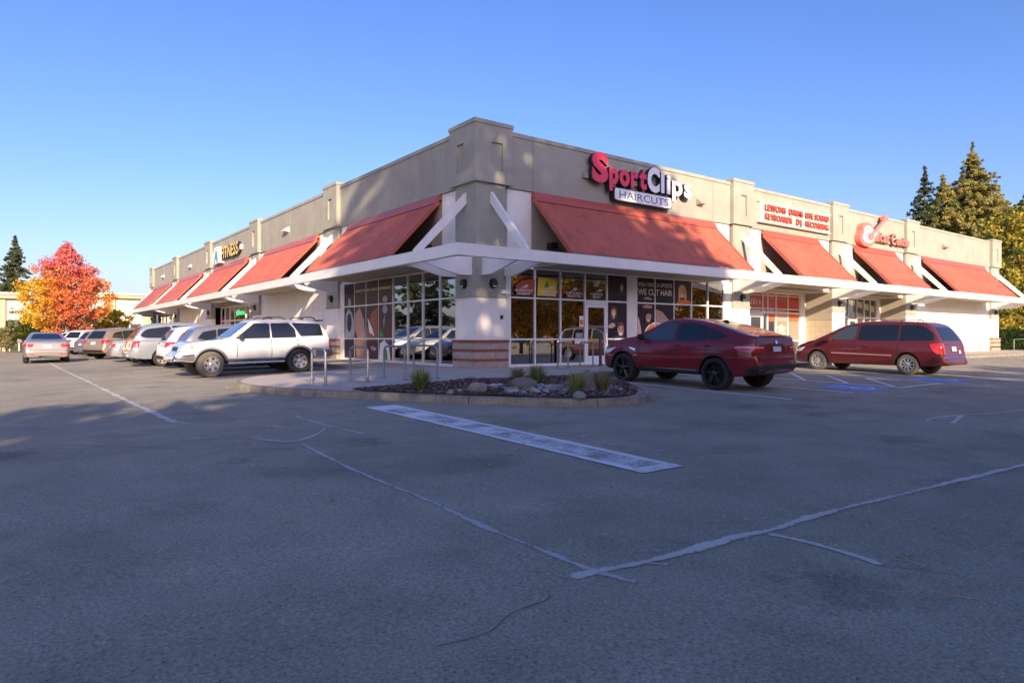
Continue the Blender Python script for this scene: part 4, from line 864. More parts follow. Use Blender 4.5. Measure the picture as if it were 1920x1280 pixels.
# ------------------------------------------------------------------ cars
def lin(pts, x): return float(np.interp(x, [p[0] for p in pts], [p[1] for p in pts]))
def smooth(pts, x, w=.05): return sum(lin(pts, x + w * k / 3) for k in range(-3, 4)) / 7
BODY_CACHE = {}
def car_body(key, sp):
    """lofted, closed body shell with wheel arches cut out; local x forward from the rear axle, z from the ground"""
    if key in BODY_CACHE: return BODY_CACHE[key]
    top, belt, bot, W, rw = sp['top'], sp['belt'], sp['bot'], sp['w'] / 2, sp['roofw'] / 2
    x0, x1 = top[0][0], top[-1][0]; roofz = max(p[1] for p in top); hfull = roofz - lin(belt, (x0 + x1) / 2)
    xs = set(np.arange(x0, x1, .07)) | {x0 + d for d in (0, .012, .03, .06, .1, .15, .2, .26, .33)} | {x1 - d for d in (0, .012, .03, .06, .1, .15, .2, .26)}
    xs = sorted(xs); rings = []
    for x in xs:
        de = min(x - x0, x1 - x); rr = sp.get('round', .42); c = max(0, 1 - de / rr); hw = W * (1 - sp.get('taper', .20) * c ** 2.6)
        t = smooth(top, x, .03 if de < .5 else .07); b0 = smooth(bot, x, .05); b = min(smooth(belt, x, .1), t - .03); b = max(b, b0 + .08); hh = t - b; q = min(1, max(0, hh / hfull)); yb = .945 * hw; yt = yb - (yb - rw * (hw / W) ** .5) * q
        H_ = b - b0; bulge = sp.get('bulge', .985)
        half = [(0, b0), (.55 * hw, b0), (.86 * hw, b0 + .005), (.935 * hw, b0 + .03), (.962 * hw, b0 + .09 * H_ + .03), (.985 * hw, b0 + .28 * H_), (1.0 * hw, b0 + .5 * H_), (.998 * hw, b0 + .68 * H_), (bulge * hw, b0 + .82 * H_), (.972 * hw, b0 + .93 * H_), (.957 * hw, b - .012), (yb, b + .004)]
        for k in (.12, .3, .5, .7, .86): half.append((yb + (yt - yb) * k ** 1.15, b + hh * k * .965))
        half += [(yt * .965, b + hh * .935), (yt * .90, b + hh * .968), (yt * .78, b + hh * .985), (yt * .5, t - .004 * q), (yt * .22, t), (0, t)]
        half = [(y, max(z, b0)) for y, z in half]
        rings.append([(x, y, z) for y, z in half] + [(x, -y, z) for y, z in reversed(half[1:-1])])
    m = len(rings[0]); mb = MB(); vs = [p for r in rings for p in r]; fs = []
    for i in range(len(rings) - 1):
        for k in range(m): fs.append((i * m + k, i * m + (k + 1) % m, (i + 1) * m + (k + 1) % m, (i + 1) * m + k))
    fs += [tuple(range(m)), tuple((len(rings) - 1) * m + k for k in range(m - 1, -1, -1))]
    mb.add(vs, fs); me = mb.mesh('body'); full = bmesh.new(); full.from_mesh(me); bvh = BVHTree.FromBMesh(full); full.free()
    # arches
    ar = sp['arch']; cut = MB()
    for ax in (0, sp['wb']):
        for sgn in (-1, 1):
            n = 36; vs = []
            for yy in (sgn * (W - .30), sgn * (W + .3)):
                for k in range(n): a = 2 * math.pi * k / n; vs.append((ax + ar * math.cos(a), yy, sp['axz'] + ar * math.sin(a)))
            cut.add(vs, [tuple(range(n)), tuple(range(2 * n - 1, n - 1, -1))] + [(k, (k + 1) % n, n + (k + 1) % n, n + k) for k in range(n)])
    cme = cut.mesh('cut'); co = bpy.data.objects.new('cut', cme); COL.objects.link(co); bo = bpy.data.objects.new('bod', me); COL.objects.link(bo)
    md = bo.modifiers.new('b', 'BOOLEAN'); md.operation = 'DIFFERENCE'; md.object = co; md.solver = 'EXACT'
    bpy.context.view_layer.update(); out = bpy.data.meshes.new_from_object(bo.evaluated_get(bpy.context.evaluated_depsgraph_get()))
    bpy.data.objects.remove(bo); bpy.data.objects.remove(co)
    out.materials.clear(); out.materials.append(None); out.materials.append(BLACK)
    low = sp.get('clad', 0)
    for p in out.polygons:
        c = p.center; p.use_smooth = True
        for ax in (0, sp['wb']):
            d = math.hypot(c.x - ax, c.z - sp['axz'])
            if d < ar + .004 and abs(c.y) < W - .006 and (abs(p.normal.y) < .5 or abs(c.y) < W - .2): p.material_index = 1
        if c.z < low and abs(p.normal.z) < .98: p.material_index = 1
        if p.normal.z < -.9 and c.z < .6: p.material_index = 1
    out.set_sharp_from_angle(angle=math.radians(32))
    BODY_CACHE[key] = (out, bvh); return BODY_CACHE[key]
def project(bvh, poly, axis, sgn, off, step=.07, rnd=1):
    """wrap a 2-D outline onto the body: axis 'y' side (x,z), 'x' front/rear (y,z), 'z' top (x,y)"""
    poly = round_poly(poly, .05 * rnd ** 1.6) if rnd else poly; bm = flat_bm(poly, step)
    for v in bm.verts:
        u, w = v.co.x, v.co.y
        if axis == 'y': o, d = Vector((u, sgn * 3, w)), Vector((0, -sgn, 0))
        elif axis == 'x': o, d = Vector((sgn * 9, u, w)), Vector((-sgn, 0, 0))
        else: o, d = Vector((u, w, 4)), Vector((0, 0, -1))
        h = bvh.ray_cast(o, d)
        if h[0] is None:
            h = bvh.find_nearest(Vector((u, sgn * 1.0, w)) if axis == 'y' else (Vector((sgn * 2.5 + (1.4 if sgn > 0 else 0), u, w)) if axis == 'x' else Vector((u, w, 1.6))))
            v.co = h[0] + h[1] * off; continue
        nn = h[1] if h[1].dot(d) < 0 else -h[1]; v.co = h[0] + nn * off
    bmesh.ops.recalc_face_normals(bm, faces=bm.faces[:])
    me = bpy.data.meshes.new('patch'); bm.to_mesh(me); bm.free()
    # face outwards
    av = Vector((0, 0, 0))
    for p in me.polygons: av += p.normal * p.area; p.use_smooth = True
    dirv = {'y': Vector((0, sgn, .3)), 'x': Vector((sgn, 0, .3)), 'z': Vector((0, 0, 1))}[axis]
    if av.dot(dirv) < 0: me.flip_normals()
    return me
WHEELS = {}
def wheel_meshes(r, w, rim, style):
    k = (r, w, rim, style)
    if k in WHEELS: return WHEELS[k]
    t = MB(); t.lathe([(rim * .98, -w / 2 + .012), (rim + .02, -w / 2), (r - .045, -w / 2 - .004), (r - .012, -w / 2 + .015), (r, -w / 2 + .045), (r, w / 2 - .045), (r - .012, w / 2 - .015), (r - .045, w / 2 + .004), (rim + .02, w / 2), (rim * .98, w / 2 - .012)], 40, 'y')
    tm = t.mesh('tyre', True, True, 40)
    d = MB(); d.lathe([(rim, w / 2 - .005), (rim + .012, w / 2 + .004), (rim - .012, w / 2 + .002), (rim - .03, w / 2 - .04), (rim - .035, -.02)], 40, 'y')
    nsp, tw = {'y5': (5, 1), 'six': (6, 0), 'ten': (9, 0), 'seven': (7, 0)}[style]
    for i in range(nsp):
        a0 = 2 * math.pi * i / nsp + .3
        for da in ((-.16, .16) if tw else (0,)):
            ro = rim - .02; ri = .055; wd = {'y5': .016, 'six': .045, 'ten': .02, 'seven': .03}[style]
            ca, sa = math.cos(a0), math.sin(a0); cb, sb = math.cos(a0 + da), math.sin(a0 + da); pa = Vector((ca * ri, 0, sa * ri)); pb_ = Vector((cb * ro, 0, sb * ro)); tt = (pb_ - pa).normalized(); nn = Vector((-tt.z, 0, tt.x)); vs = []
            for (p, yy, ww) in ((pa, w / 2 - .02, wd * 1.35), (pb_, w / 2 - .004, wd)):
                for s_, dy in ((-1, 0), (1, 0), (1, -.045), (-1, -.045)): q = p + nn * (s_ * ww); vs.append((q.x, yy + dy, q.z))
            d.add(vs, [(0, 1, 5, 4), (1, 2, 6, 5), (2, 3, 7, 6), (3, 0, 4, 7), (0, 3, 2, 1), (4, 5, 6, 7)])
    d.lathe([(.0, w / 2 - .005), (.045, w / 2 - .006), (.075, w / 2 - .022), (.08, w / 2 - .06)], 20, 'y')
    dm = d.mesh('rim', True, True, 35)
    b = MB(); b.lathe([(0, -.0), (rim - .02, -.0), (rim - .02, -.03)], 28, 'y'); b.lathe([(0, .012), (rim * .62, .012), (rim * .62, .0)], 28, 'y'); bm_ = b.mesh('brake_disc')
    WHEELS[k] = (tm, dm, bm_); return WHEELS[k]
def add_wheel(root, x, y, z, r, w, rim, style, rimmat, tyremat=None, steer=0.0):
    sg = 1 if y > 0 else -1; tm, dm, bm_ = wheel_meshes(r, w, rim, style)
    def inst(nm, me, m, par):
        o = bpy.data.objects.new(nm, me.copy()); o.data.materials.clear(); o.data.materials.append(m); COL.objects.link(o); o.parent = par; return o
    t = inst('wheel', tm, tyremat or TYRE, root); t.location = (x, y, z); t.rotation_euler = (0, 0, (0 if sg > 0 else math.pi) + steer); inst('rim', dm, rimmat, t); inst('brake_disc', bm_, BLACKM, t); return t
def car(key, sp, paint, loc, heading, label, feats, scale=1.0, cat='car', name='parked_car', group=None, steer=0.0, pitch=0.0, roll=0.0):
    root = empty(name, (loc[0], loc[1], loc[2] if len(loc) > 2 else g(loc[0], loc[1])), heading); root.scale = (scale,) * 3
    root.rotation_euler = (roll, pitch, heading)
    body, bvh = car_body(key, sp); bme = body.copy(); bme.materials[0] = paint; link('body', bme, None, root)
    tr = sp['w'] / 2 - sp['tyrew'] / 2 - sp.get('inset', .035)
    for i, ax in enumerate((0, sp['wb'])):
        for sg in (1, -1): add_wheel(root, ax, sg * tr, sp['r'], sp['r'], sp['tyrew'], sp['rim'], sp['style'], sp['rimmat'], sp.get('tyremat') if i else sp.get('tyremat_rear', sp.get('tyremat')), steer if i else 0)
    parts = {}
    for (nm, poly, ax, sides, off, m, *rest) in feats:
        rnd = rest[0] if rest else 1; par = parts.get(rest[1], root) if len(rest) > 1 else root
        for sg in sides:
            if nm in ('side_window', 'quarter_window', 'windscreen', 'rear_window'):   # dark rubber surround a little larger than the glass
                cx_ = sum(p[0] for p in poly) / len(poly); cy_ = sum(p[1] for p in poly) / len(poly); big = []
                for (u, w) in poly: d_ = Vector((u - cx_, w - cy_)); d_ = d_ * (1 + .022 / max(.05, d_.length)); big.append((cx_ + d_.x, cy_ + d_.y))
                link('window_seal', project(bvh, big, ax, sg, .003, .07, rnd), BLACK, root)
            pl = poly
            if ax in 'xz' and len(rest) > 2 and rest[2]: pl = [(-u if ax == 'x' else u, w if ax == 'x' else -w) for u, w in poly]; 
            me = project(bvh, pl, ax, sg, off, .07, rnd); o = link(nm, me, m, par); parts[nm] = o
    # arch lips
    if sp.get('flare'):
        for ax in (0, sp['wb']):
            for sg in (1, -1):
                pts = []
                for a in np.linspace(-.18, math.pi + .18, 30):
                    x, z = ax + (sp['arch'] + .012) * math.cos(a), sp['axz'] + (sp['arch'] + .012) * math.sin(a)
                    h = bvh.ray_cast(Vector((x, sg * 3, z)), Vector((0, -sg, 0)))
                    if h[0] is not None and abs(h[0].y) > sp['w'] * .4: pts.append(h[0] + Vector((0, sg * .004, 0)))
                if len(pts) > 3: MB().tube(pts, sp['flare'], 6).build('wheel_arch_flare', sp['flaremat'], root, smooth=True)
    for sg in (1, -1):
        if sp.get('mirror'):
            mx, mz = sp['mirror']; h = bvh.ray_cast(Vector((mx, sg * 3, mz)), Vector((0, -sg, 0))); y = abs(h[0].y) if h[0] else sp['w'] / 2
            me = MB(); me.box((mx - .05, sg * (y + .07), mz - .02), (mx + .07, sg * (y + .27), mz + .14)); mm = bevel_mesh(me.mesh('mirror'), .03, 2); link('door_mirror', mm, sp.get('mirrormat') or paint, root)
            MB().box((mx - .01, sg * (y - .04), mz), (mx + .04, sg * (y + .09), mz + .04)).build('mirror_arm', BLACK, root)
        for (hx, hz) in sp.get('handles', ()):
            h = bvh.ray_cast(Vector((hx, sg * 3, hz)), Vector((0, -sg, 0)))
            if h[0] is not None: link('door_handle', bevel_mesh(MB().box((hx - .1, h[0].y, hz - .018), (hx + .1, h[0].y + sg * .035, hz + .018)).mesh('door_handle'), .01, 1), sp.get('handlemat') or paint, root)
    tag(root, label, cat, group); return root, bvh
R_ = 'y'; BOTH = (1, -1)
def seam(x, z0, z1, x2=None, w=.02): x2 = x if x2 is None else x2; return ('door_seam', [(x - w / 2, z0), (x + w / 2, z0), (x2 + w / 2, z1), (x2 - w / 2, z1)], 'y', BOTH, .0022, BLACK, 0)
def mir(poly): return [(-u, w) for u, w in poly]
# --- burgundy coupe-backed crossover
X6 = dict(top=[(-1.06, .66), (-1.05, .84), (-1.02, .95), (-1.0, 1.16), (-.985, 1.29), (-.92, 1.305), (-.72, 1.345), (-.25, 1.48), (.25, 1.61), (.75, 1.70), (1.2, 1.735), (1.55, 1.715), (1.8, 1.665), (2.62, 1.24), (2.95, 1.19), (3.45, 1.09), (3.70, .97), (3.80, .80), (3.82, .60)],
          belt=[(-1.06, 1.02), (-.6, 1.16), (0, 1.16), (1.2, 1.115), (2.4, 1.095), (2.9, 1.07), (3.5, .95), (3.82, .74)], bot=[(-1.06, .50), (-.75, .38), (-.4, .33), (3.2, .31), (3.6, .33), (3.82, .40)],
          w=1.99, roofw=1.28, wb=2.933, r=.388, axz=.388, arch=.438, tyrew=.30, rim=.285, style='y5', rimmat=RIMB, clad=.40, flare=.024, flaremat=BLACK, mirror=(2.22, 1.16), handles=((1.12, 1.04), (.22, 1.06)), inset=.0, mirrormat=BLACK)
fx = [('side_window', [(2.42, 1.140), (1.28, 1.155), (1.26, 1.580), (1.55, 1.615), (1.85, 1.530)], 'y', BOTH, .006, CGLASS2), ('side_window', [(1.20, 1.160), (.28, 1.195), (.30, 1.480), (.75, 1.580), (1.18, 1.595)], 'y', BOTH, .006, CGLASS), ('quarter_window', [(.22, 1.200), (-.22, 1.250), (-.27, 1.295), (-.05, 1.370), (.24, 1.470)], 'y', BOTH, .006, CGLASS),
      ('windscreen', [(1.95, -.56), (2.62, -.70), (2.70, 0), (2.62, .70), (1.95, .56)], 'z', (1,), .006, CGLASS2), ('rear_window', [(.38, -.50), (-.62, -.60), (-.68, 0), (-.62, .60), (.38, .50)], 'z', (1,), .006, CGLASS),
      seam(1.24, .44, 1.13), seam(.24, .68, 1.16, .24), seam(2.40, .50, 1.08), ('sill_strip', [(2.45, 0.430), (.52, 0.430), (.52, 0.460), (2.45, 0.460)], 'y', BOTH, .012, CHROME, 0), ('fuel_flap_seam', [(-.34, 1.020), (-.12, 1.020), (-.12, 1.030), (-.34, 1.030)], 'y', (1,), .002, BLACK, 0),
      ('tail_light', [(-.50, 1.000), (-.56, 1.065), (-1.0, 1.100), (-1.0, 0.920), (-.8, 0.930)], 'y', BOTH, .010, TAILR), ('tail_light_rear', [(.95, 0.930), (.95, 1.100), (.55, 1.100), (.50, 1.010), (.55, 0.940)], 'x', (-1,), .010, TAILR), ('tail_light_rear', [(-.95, 0.930), (-.95, 1.100), (-.55, 1.100), (-.50, 1.010), (-.55, 0.940)], 'x', (-1,), .010, TAILR),
      ('tail_stripe', [(-.55, 1.025), (-1.0, 1.035), (-1.0, 1.055), (-.58, 1.045)], 'y', BOTH, .016, TAILW, 0), ('tail_stripe', [(.93, 1.025), (.93, 1.045), (.56, 1.045), (.56, 1.025)], 'x', (-1,), .016, TAILW, 0), ('tail_stripe', [(-.93, 1.025), (-.93, 1.045), (-.56, 1.045), (-.56, 1.025)], 'x', (-1,), .016, TAILW, 0),
      ('plate_recess', [(-.36, 0.910), (.36, 0.910), (.34, 1.100), (-.34, 1.100)], 'x', (-1,), .006, TAILD), ('licence_plate', [(-.17, 0.940), (.17, 0.940), (.17, 1.060), (-.17, 1.060)], 'x', (-1,), .016, PLATE, 0), ('badge', ell(0, 1.16, .045, .045, 16), 'x', (-1,), .016, CHROME, 0),
      ('rear_bumper_cladding', [(-.93, 0.445), (.93, 0.445), (.95, 0.605), (.55, 0.645), (-.55, 0.645), (-.95, 0.605)], 'x', (-1,), .008, BLACK), ('skid_plate', [(-.6, 0.445), (.6, 0.445), (.5, 0.515), (-.5, 0.515)], 'x', (-1,), .016, GALV), ('reflector', [(.62, 0.675), (.85, 0.675), (.85, 0.705), (.62, 0.705)], 'x', (-1,), .01, TAILR, 0), ('bumper_seam', [(-.9, 0.745), (.9, 0.745), (.9, 0.755), (-.9, 0.755)], 'x', (-1,), .003, BLACK, 0),
      ('headlight', [(3.20, 0.940), (3.62, 0.845), (3.66, 0.745), (3.40, 0.785)], 'y', BOTH, .010, HEADL), ('side_vent', [(2.50, 0.845), (2.72, 0.920), (2.70, 0.950), (2.50, 0.915)], 'y', BOTH, .006, CHROME, 0), ('grille', [(-.4, 0.665), (.4, 0.665), (.36, 0.900), (-.36, 0.900)], 'x', (1,), .01, BLACK), ('badge_strip', [(2.42, 0.735), (2.58, 0.735), (2.58, 0.750), (2.42, 0.750)], 'y', BOTH, .005, CHROME, 0)]
rx, bx = car('x6', X6, PBURG, (2.34, -8.24), math.pi / 2 + .01, 'burgundy coupe-backed crossover with black wheels parked beside the planting island', fx, 1.01, 'car', 'parked_car', pitch=-.018)
for sg in (1, -1):
    e = MB().lathe([(.055, 0), (.055, .12), (.045, .12), (.045, 0)], 18, 'x', (-1.05, sg * .66, .52)).build('exhaust_tip', CHROME, rx, smooth=True, angle=40)
link('roof_fin', bevel_mesh(MB().box((.28, -.025, 1.60), (.46, .025, 1.69)).mesh('roof_fin'), .025, 2), PBURG, rx)
MB().box((-.94, -.62, 1.298), (-1.0, .62, 1.318)).build('spoiler_lip', PBURG, rx)
# --- maroon minivan
VAN = dict(top=[(-1.13, .42), (-1.12, .58), (-1.05, .62), (-1.02, .80), (-.98, 1.02), (-.93, 1.16), (-.72, 1.50), (-.56, 1.66), (-.35, 1.73), (.5, 1.77), (1.3, 1.77), (1.9, 1.70), (2.3, 1.56), (3.15, 1.09), (3.4, 1.03), (3.75, .90), (3.92, .75), (3.97, .58), (3.98, .45)],
           belt=[(-1.13, .95), (-.6, 1.07), (1, 1.06), (2.4, 1.02), (3.1, .98), (3.6, .84), (3.98, .6)], bot=[(-1.13, .36), (-.7, .30), (3.3, .24), (3.98, .28)],
           w=1.99, roofw=1.42, wb=3.03, r=.343, axz=.343, arch=.40, tyrew=.22, rim=.212, style='ten', rimmat=RIMS, tyremat=TYREP, mirror=(2.52, 1.05), handles=((1.72, .88), (1.30, .88)), inset=.05)
fv = [('side_window', [(2.72, 1.10), (1.72, 1.10), (1.66, 1.58), (1.95, 1.58), (2.25, 1.42)], 'y', BOTH, .006, CGLASS2), ('side_window', [(1.60, 1.10), (.32, 1.11), (.32, 1.63), (1.55, 1.62)], 'y', BOTH, .006, CGLASS), ('quarter_window', [(.24, 1.11), (-.78, 1.15), (-.72, 1.36), (-.5, 1.54), (-.3, 1.60), (.24, 1.63)], 'y', BOTH, .006, CGLASS),
      ('windscreen', [(2.08, -.60), (3.05, -.80), (3.18, 0), (3.05, .80), (2.08, .60)], 'z', (1,), .006, CGLASS2), ('rear_window', [(-.66, 1.14), (.66, 1.14), (.56, 1.56), (-.56, 1.56)], 'x', (-1,), .006, CGLASS),
      ('rub_strip', [(2.5, .62), (.46, .60), (.46, .645), (2.5, .665)], 'y', BOTH, .014, mat('rub_strip', (.34, .2, .18), .4), 0), seam(1.65, .40, 1.08), seam(.28, .45, 1.08, .28), seam(2.62, .45, 1.0, 2.66),
      ('tail_light', [(-.66, 1.02), (-.95, 1.05), (-1.04, .72), (-.88, .72), (-.74, .84)], 'y', BOTH, .012, TAILR), ('tail_light_rear', [(.90, .72), (.88, 1.04), (.74, 1.04), (.74, .72)], 'x', (-1,), .012, TAILR), ('tail_light_rear', [(-.90, .72), (-.88, 1.04), (-.74, 1.04), (-.74, .72)], 'x', (-1,), .012, TAILR),
      ('licence_plate', [(-.17, .80), (.17, .80), (.17, .94), (-.17, .94)], 'x', (-1,), .014, PLATE, 0), ('plate_sticker', [(-.5, .72), (-.35, .72), (-.35, .82), (-.5, .82)], 'x', (-1,), .012, PLATE, 0), ('tailgate_garnish', [(-.45, .99), (.45, .99), (.43, 1.04), (-.43, 1.04)], 'x', (-1,), .012, PMAR),
      ('bumper_chrome', [(-.9, .585), (.9, .585), (.9, .61), (-.9, .61)], 'x', (-1,), .012, CHROME, 0), ('headlight', [(3.45, .83), (3.80, .74), (3.86, .62), (3.62, .66)], 'y', BOTH, .012, HEADL), ('marker_lamp', [(3.74, .73), (3.84, .70), (3.86, .62), (3.8, .63)], 'y', BOTH, .016, AMBER), ('fuel_flap_seam', [(-.45, .80), (-.27, .80), (-.27, .81), (-.45, .81)], 'y', (1,), .002, BLACK, 0), ('mud_flap', [(2.56, .28), (2.6, .28), (2.6, .4), (2.56, .4)], 'y', BOTH, .02, BLACK, 0)]
rv, bv = car('van', VAN, PMAR, (12.72, -8.26), math.pi / 2 + .0, 'maroon minivan with silver wheels parked alone along the long front', fv, 1.025, 'minivan', 'parked_minivan', pitch=-.018)
for sg in (1, -1):
    for (a, b) in ((.75, 1.55), (-.35, .35)):
        MB().tube([(a, sg * .62, 1.74), (a + .08, sg * .62, 1.80), (b - .08, sg * .62, 1.80), (b, sg * .62, 1.75)], .014, 6).build('roof_rail', BLACKM, rv)
# --- white boxy sport utility, nose out
RUN = dict(top=[(-1.12, .50), (-1.115, .72), (-1.06, .80), (-1.04, 1.05), (-.98, 1.20), (-.83, 1.55), (-.74, 1.66), (-.5, 1.705), (.5, 1.735), (1.2, 1.725), (1.45, 1.68), (2.12, 1.17), (2.25, 1.13), (2.8, 1.09), (3.32, 1.02), (3.46, .93), (3.50, .74), (3.64, .70), (3.67, .52)],
           belt=[(-1.12, 1.0), (-.6, 1.10), (1.2, 1.09), (2.1, 1.07), (3.1, .98), (3.67, .66)], bot=[(-1.12, .50), (-.75, .46), (3.0, .42), (3.4, .46), (3.67, .48)],
           w=1.76, roofw=1.30, wb=2.675, r=.388, axz=.388, arch=.455, tyrew=.26, rim=.215, style='six', rimmat=RIMS, tyremat=TYREP, tyremat_rear=TYRE, flare=.038, flaremat=mat('grey_cladding', (.15, .16, .18), .5), mirror=(1.82, 1.13), handles=((.98, .93), (.08, .95)), inset=-.035, taper=.10, mirrormat=BLACK, handlemat=ALUW)
fr_ = [('side_window', [(1.95, 1.135), (.92, 1.14), (.92, 1.58), (1.36, 1.58)], 'y', BOTH, .006, CGLASS, 1), ('side_window', [(.84, 1.14), (.10, 1.15), (.12, 1.40), (.30, 1.585), (.84, 1.59)], 'y', BOTH, .006, CGLASS, 1), ('quarter_window', [(-.08, 1.18), (-.80, 1.19), (-.72, 1.56), (.18, 1.60)], 'y', BOTH, .006, CGLASS, 1),
       ('windscreen', [(1.52, -.58), (2.08, -.70), (2.12, 0), (2.08, .70), (1.52, .58)], 'z', (1,), .006, CGLASS2), ('rear_window', [(-.55, 1.15), (.55, 1.15), (.5, 1.55), (-.5, 1.55)], 'x', (-1,), .006, CGLASS), seam(.88, .52, 1.10), seam(.02, .72, 1.12, .06), seam(1.92, .55, 1.10), ('crease_shade_strip', [(2.1, .73), (.5, .73), (.5, .738), (2.1, .738)], 'y', BOTH, .003, mat('crease_shade_grey', (.4, .4, .4), .5), 0),  # the crease is a grey strip painting its shade line
       ('sill_cladding', [(2.2, .44), (.46, .44), (.46, .53), (2.2, .53)], 'y', BOTH, .012, MATS['grey_cladding'], 0), ('tail_light', [(-.98, 1.03), (-1.08, 1.03), (-1.08, .74), (-.99, .74)], 'y', BOTH, .012, TAILR, 0), ('tail_light_rear', [(.82, .74), (.82, 1.03), (.68, 1.03), (.68, .74)], 'x', (-1,), .012, TAILR), ('tail_light_rear', [(-.82, .74), (-.82, 1.03), (-.68, 1.03), (-.68, .74)], 'x', (-1,), .012, TAILR),
       ('headlight', [(3.12, .97), (3.40, .94), (3.47, .76), (3.18, .77)], 'y', BOTH, .012, HEADL, 1), ('headlight_front', [(.42, .76), (.76, .76), (.76, .93), (.42, .94)], 'x', (1,), .012, HEADL), ('headlight_front', mir([(.42, .76), (.76, .76), (.76, .93), (.42, .94)]), 'x', (1,), .012, HEADL), ('turn_lamp', [(3.13, .97), (3.22, .96), (3.22, .84), (3.15, .85)], 'y', BOTH, .016, AMBER, 1), ('grille', [(-.38, .76), (.38, .76), (.38, .94), (-.38, .94)], 'x', (1,), .014, CHROME), ('grille_mesh', [(-.33, .79), (.33, .79), (.33, .91), (-.33, .91)], 'x', (1,), .02, BLACK),
       ('bumper_band', [(3.12, .50), (3.68, .50), (3.68, .68), (3.12, .70)], 'y', BOTH, .012, CHROME, 0), ('front_bumper', [(-.8, .50), (.8, .50), (.8, .68), (-.8, .68)], 'x', (1,), .014, CHROME), ('rear_bumper', [(-.55, .52), (-1.1, .52), (-1.1, .72), (-.52, .74)], 'y', BOTH, .014, MATS['grey_cladding'], 0), ('rear_bumper', [(-.8, .52), (.8, .52), (.8, .72), (-.8, .72)], 'x', (-1,), .016, CHROME)]
rr_, br_ = car('run', RUN, PWHITE, (-4.42, 4.85), math.pi, 'boxy white sport utility parked nose out with paler front tyre and roof rack', fr_, 1.04, 'car', 'parked_car', steer=.12, pitch=.018)
for sg in (1, -1):
    MB().tube([(2.2, sg * .90, .40), (.5, sg * .90, .40)], .035, 8).build('running_board', CHROME, rr_, smooth=True, angle=50)
    for (a, b) in ((1.05, .35), (-.15, -.65)): MB().tube([(a, sg * .55, 1.71), (a - .12, sg * .55, 1.79), (b + .12, sg * .55, 1.79), (b, sg * .55, 1.72)], .018, 6).build('roof_rail', BLACKM, rr_)
for x in (.9, -.2): MB().tube([(x, -.55, 1.78), (x, .55, 1.78)], .016, 6).build('roof_crossbar', BLACKM, rr_)
link('roof_spoiler', bevel_mesh(MB().box((-.92, -.55, 1.66), (-.66, .55, 1.70)).mesh('roof_spoiler'), .012, 1), BLACK, rr_)
# --- silver saloon driving away
SED = dict(top=[(-1.08, .45), (-1.07, .66), (-1.02, .72), (-.99, .95), (-.95, 1.04), (-.88, 1.06), (-.55, 1.09), (-.35, 1.14), (.35, 1.40), (.75, 1.455), (1.2, 1.455), (1.5, 1.41), (2.4, 1.0), (2.6, .96), (3.3, .82), (3.62, .68), (3.72, .52), (3.73, .4)],
           belt=[(-1.08, .88), (-.5, .98), (1, .96), (2.3, .93), (3.0, .82), (3.73, .52)], bot=[(-1.08, .30), (-.7, .24), (3.3, .2), (3.73, .24)], w=1.84, roofw=1.16, wb=2.8, r=.335, axz=.335, arch=.38, tyrew=.225, rim=.22, style='seven', rimmat=RIMS, mirror=(2.0, .97), inset=.02, handles=((1.2, .84), (.3, .86)), taper=.16)
def sed_feats(glass=CGLASS):
    return [('side_window', [(2.05, 1.0), (1.12, 1.01), (1.12, 1.36), (1.42, 1.34)], 'y', BOTH, .006, glass), ('side_window', [(1.05, 1.01), (.2, 1.03), (.35, 1.30), (.7, 1.37), (1.05, 1.37)], 'y', BOTH, .006, glass), ('windscreen', [(1.58, -.5), (2.28, -.66), (2.36, 0), (2.28, .66), (1.58, .5)], 'z', (1,), .006, glass), ('rear_window', [(.30, -.47), (-.36, -.60), (-.42, 0), (-.36, .60), (.30, .47)], 'z', (1,), .006, glass),
            ('tail_light', [(-.72, .86), (-.98, .92), (-1.02, .74), (-.86, .74)], 'y', BOTH, .01, TAILR), ('tail_light_rear', [(.84, .74), (.84, .91), (.5, .90), (.55, .77)], 'x', (-1,), .01, TAILR), ('tail_light_rear', mir([(.84, .74), (.84, .91), (.5, .90), (.55, .77)]), 'x', (-1,), .01, TAILR), ('licence_plate', [(-.17, .72), (.17, .72), (.17, .84), (-.17, .84)], 'x', (-1,), .012, PLATE, 0), ('chrome_strip', [(-.45, .89), (.45, .89), (.44, .905), (-.44, .905)], 'x', (-1,), .012, CHROME, 0),
            ('bumper_seam', [(-.8, .62), (.8, .62), (.8, .632), (-.8, .632)], 'x', (-1,), .003, BLACK, 0), ('reflector', [(.5, .40), (.8, .44), (.8, .48), (.5, .44)], 'x', (-1,), .01, TAILR, 0), ('reflector', mir([(.5, .40), (.8, .44), (.8, .48), (.5, .44)]), 'x', (-1,), .01, TAILR, 0), ('rear_valance', [(-.6, .28), (.6, .28), (.55, .36), (-.55, .36)], 'x', (-1,), .008, BLACK), ('trunk_seam', [(-.62, .70), (-.60, .70), (-.60, .99), (-.62, .99)], 'x', (-1,), .003, BLACK, 0), seam(1.08, .3, 1.0), ('headlight', [(3.1, .76), (3.5, .66), (3.58, .58), (3.3, .62)], 'y', BOTH, .01, HEADL)]
car('sed', SED, PWARM, (-10.62, 23.05), math.pi / 2 - .01, 'silver saloon driving away along the lane with its tail lights to the camera', sed_feats(), 1.06, 'car', 'driving_car')
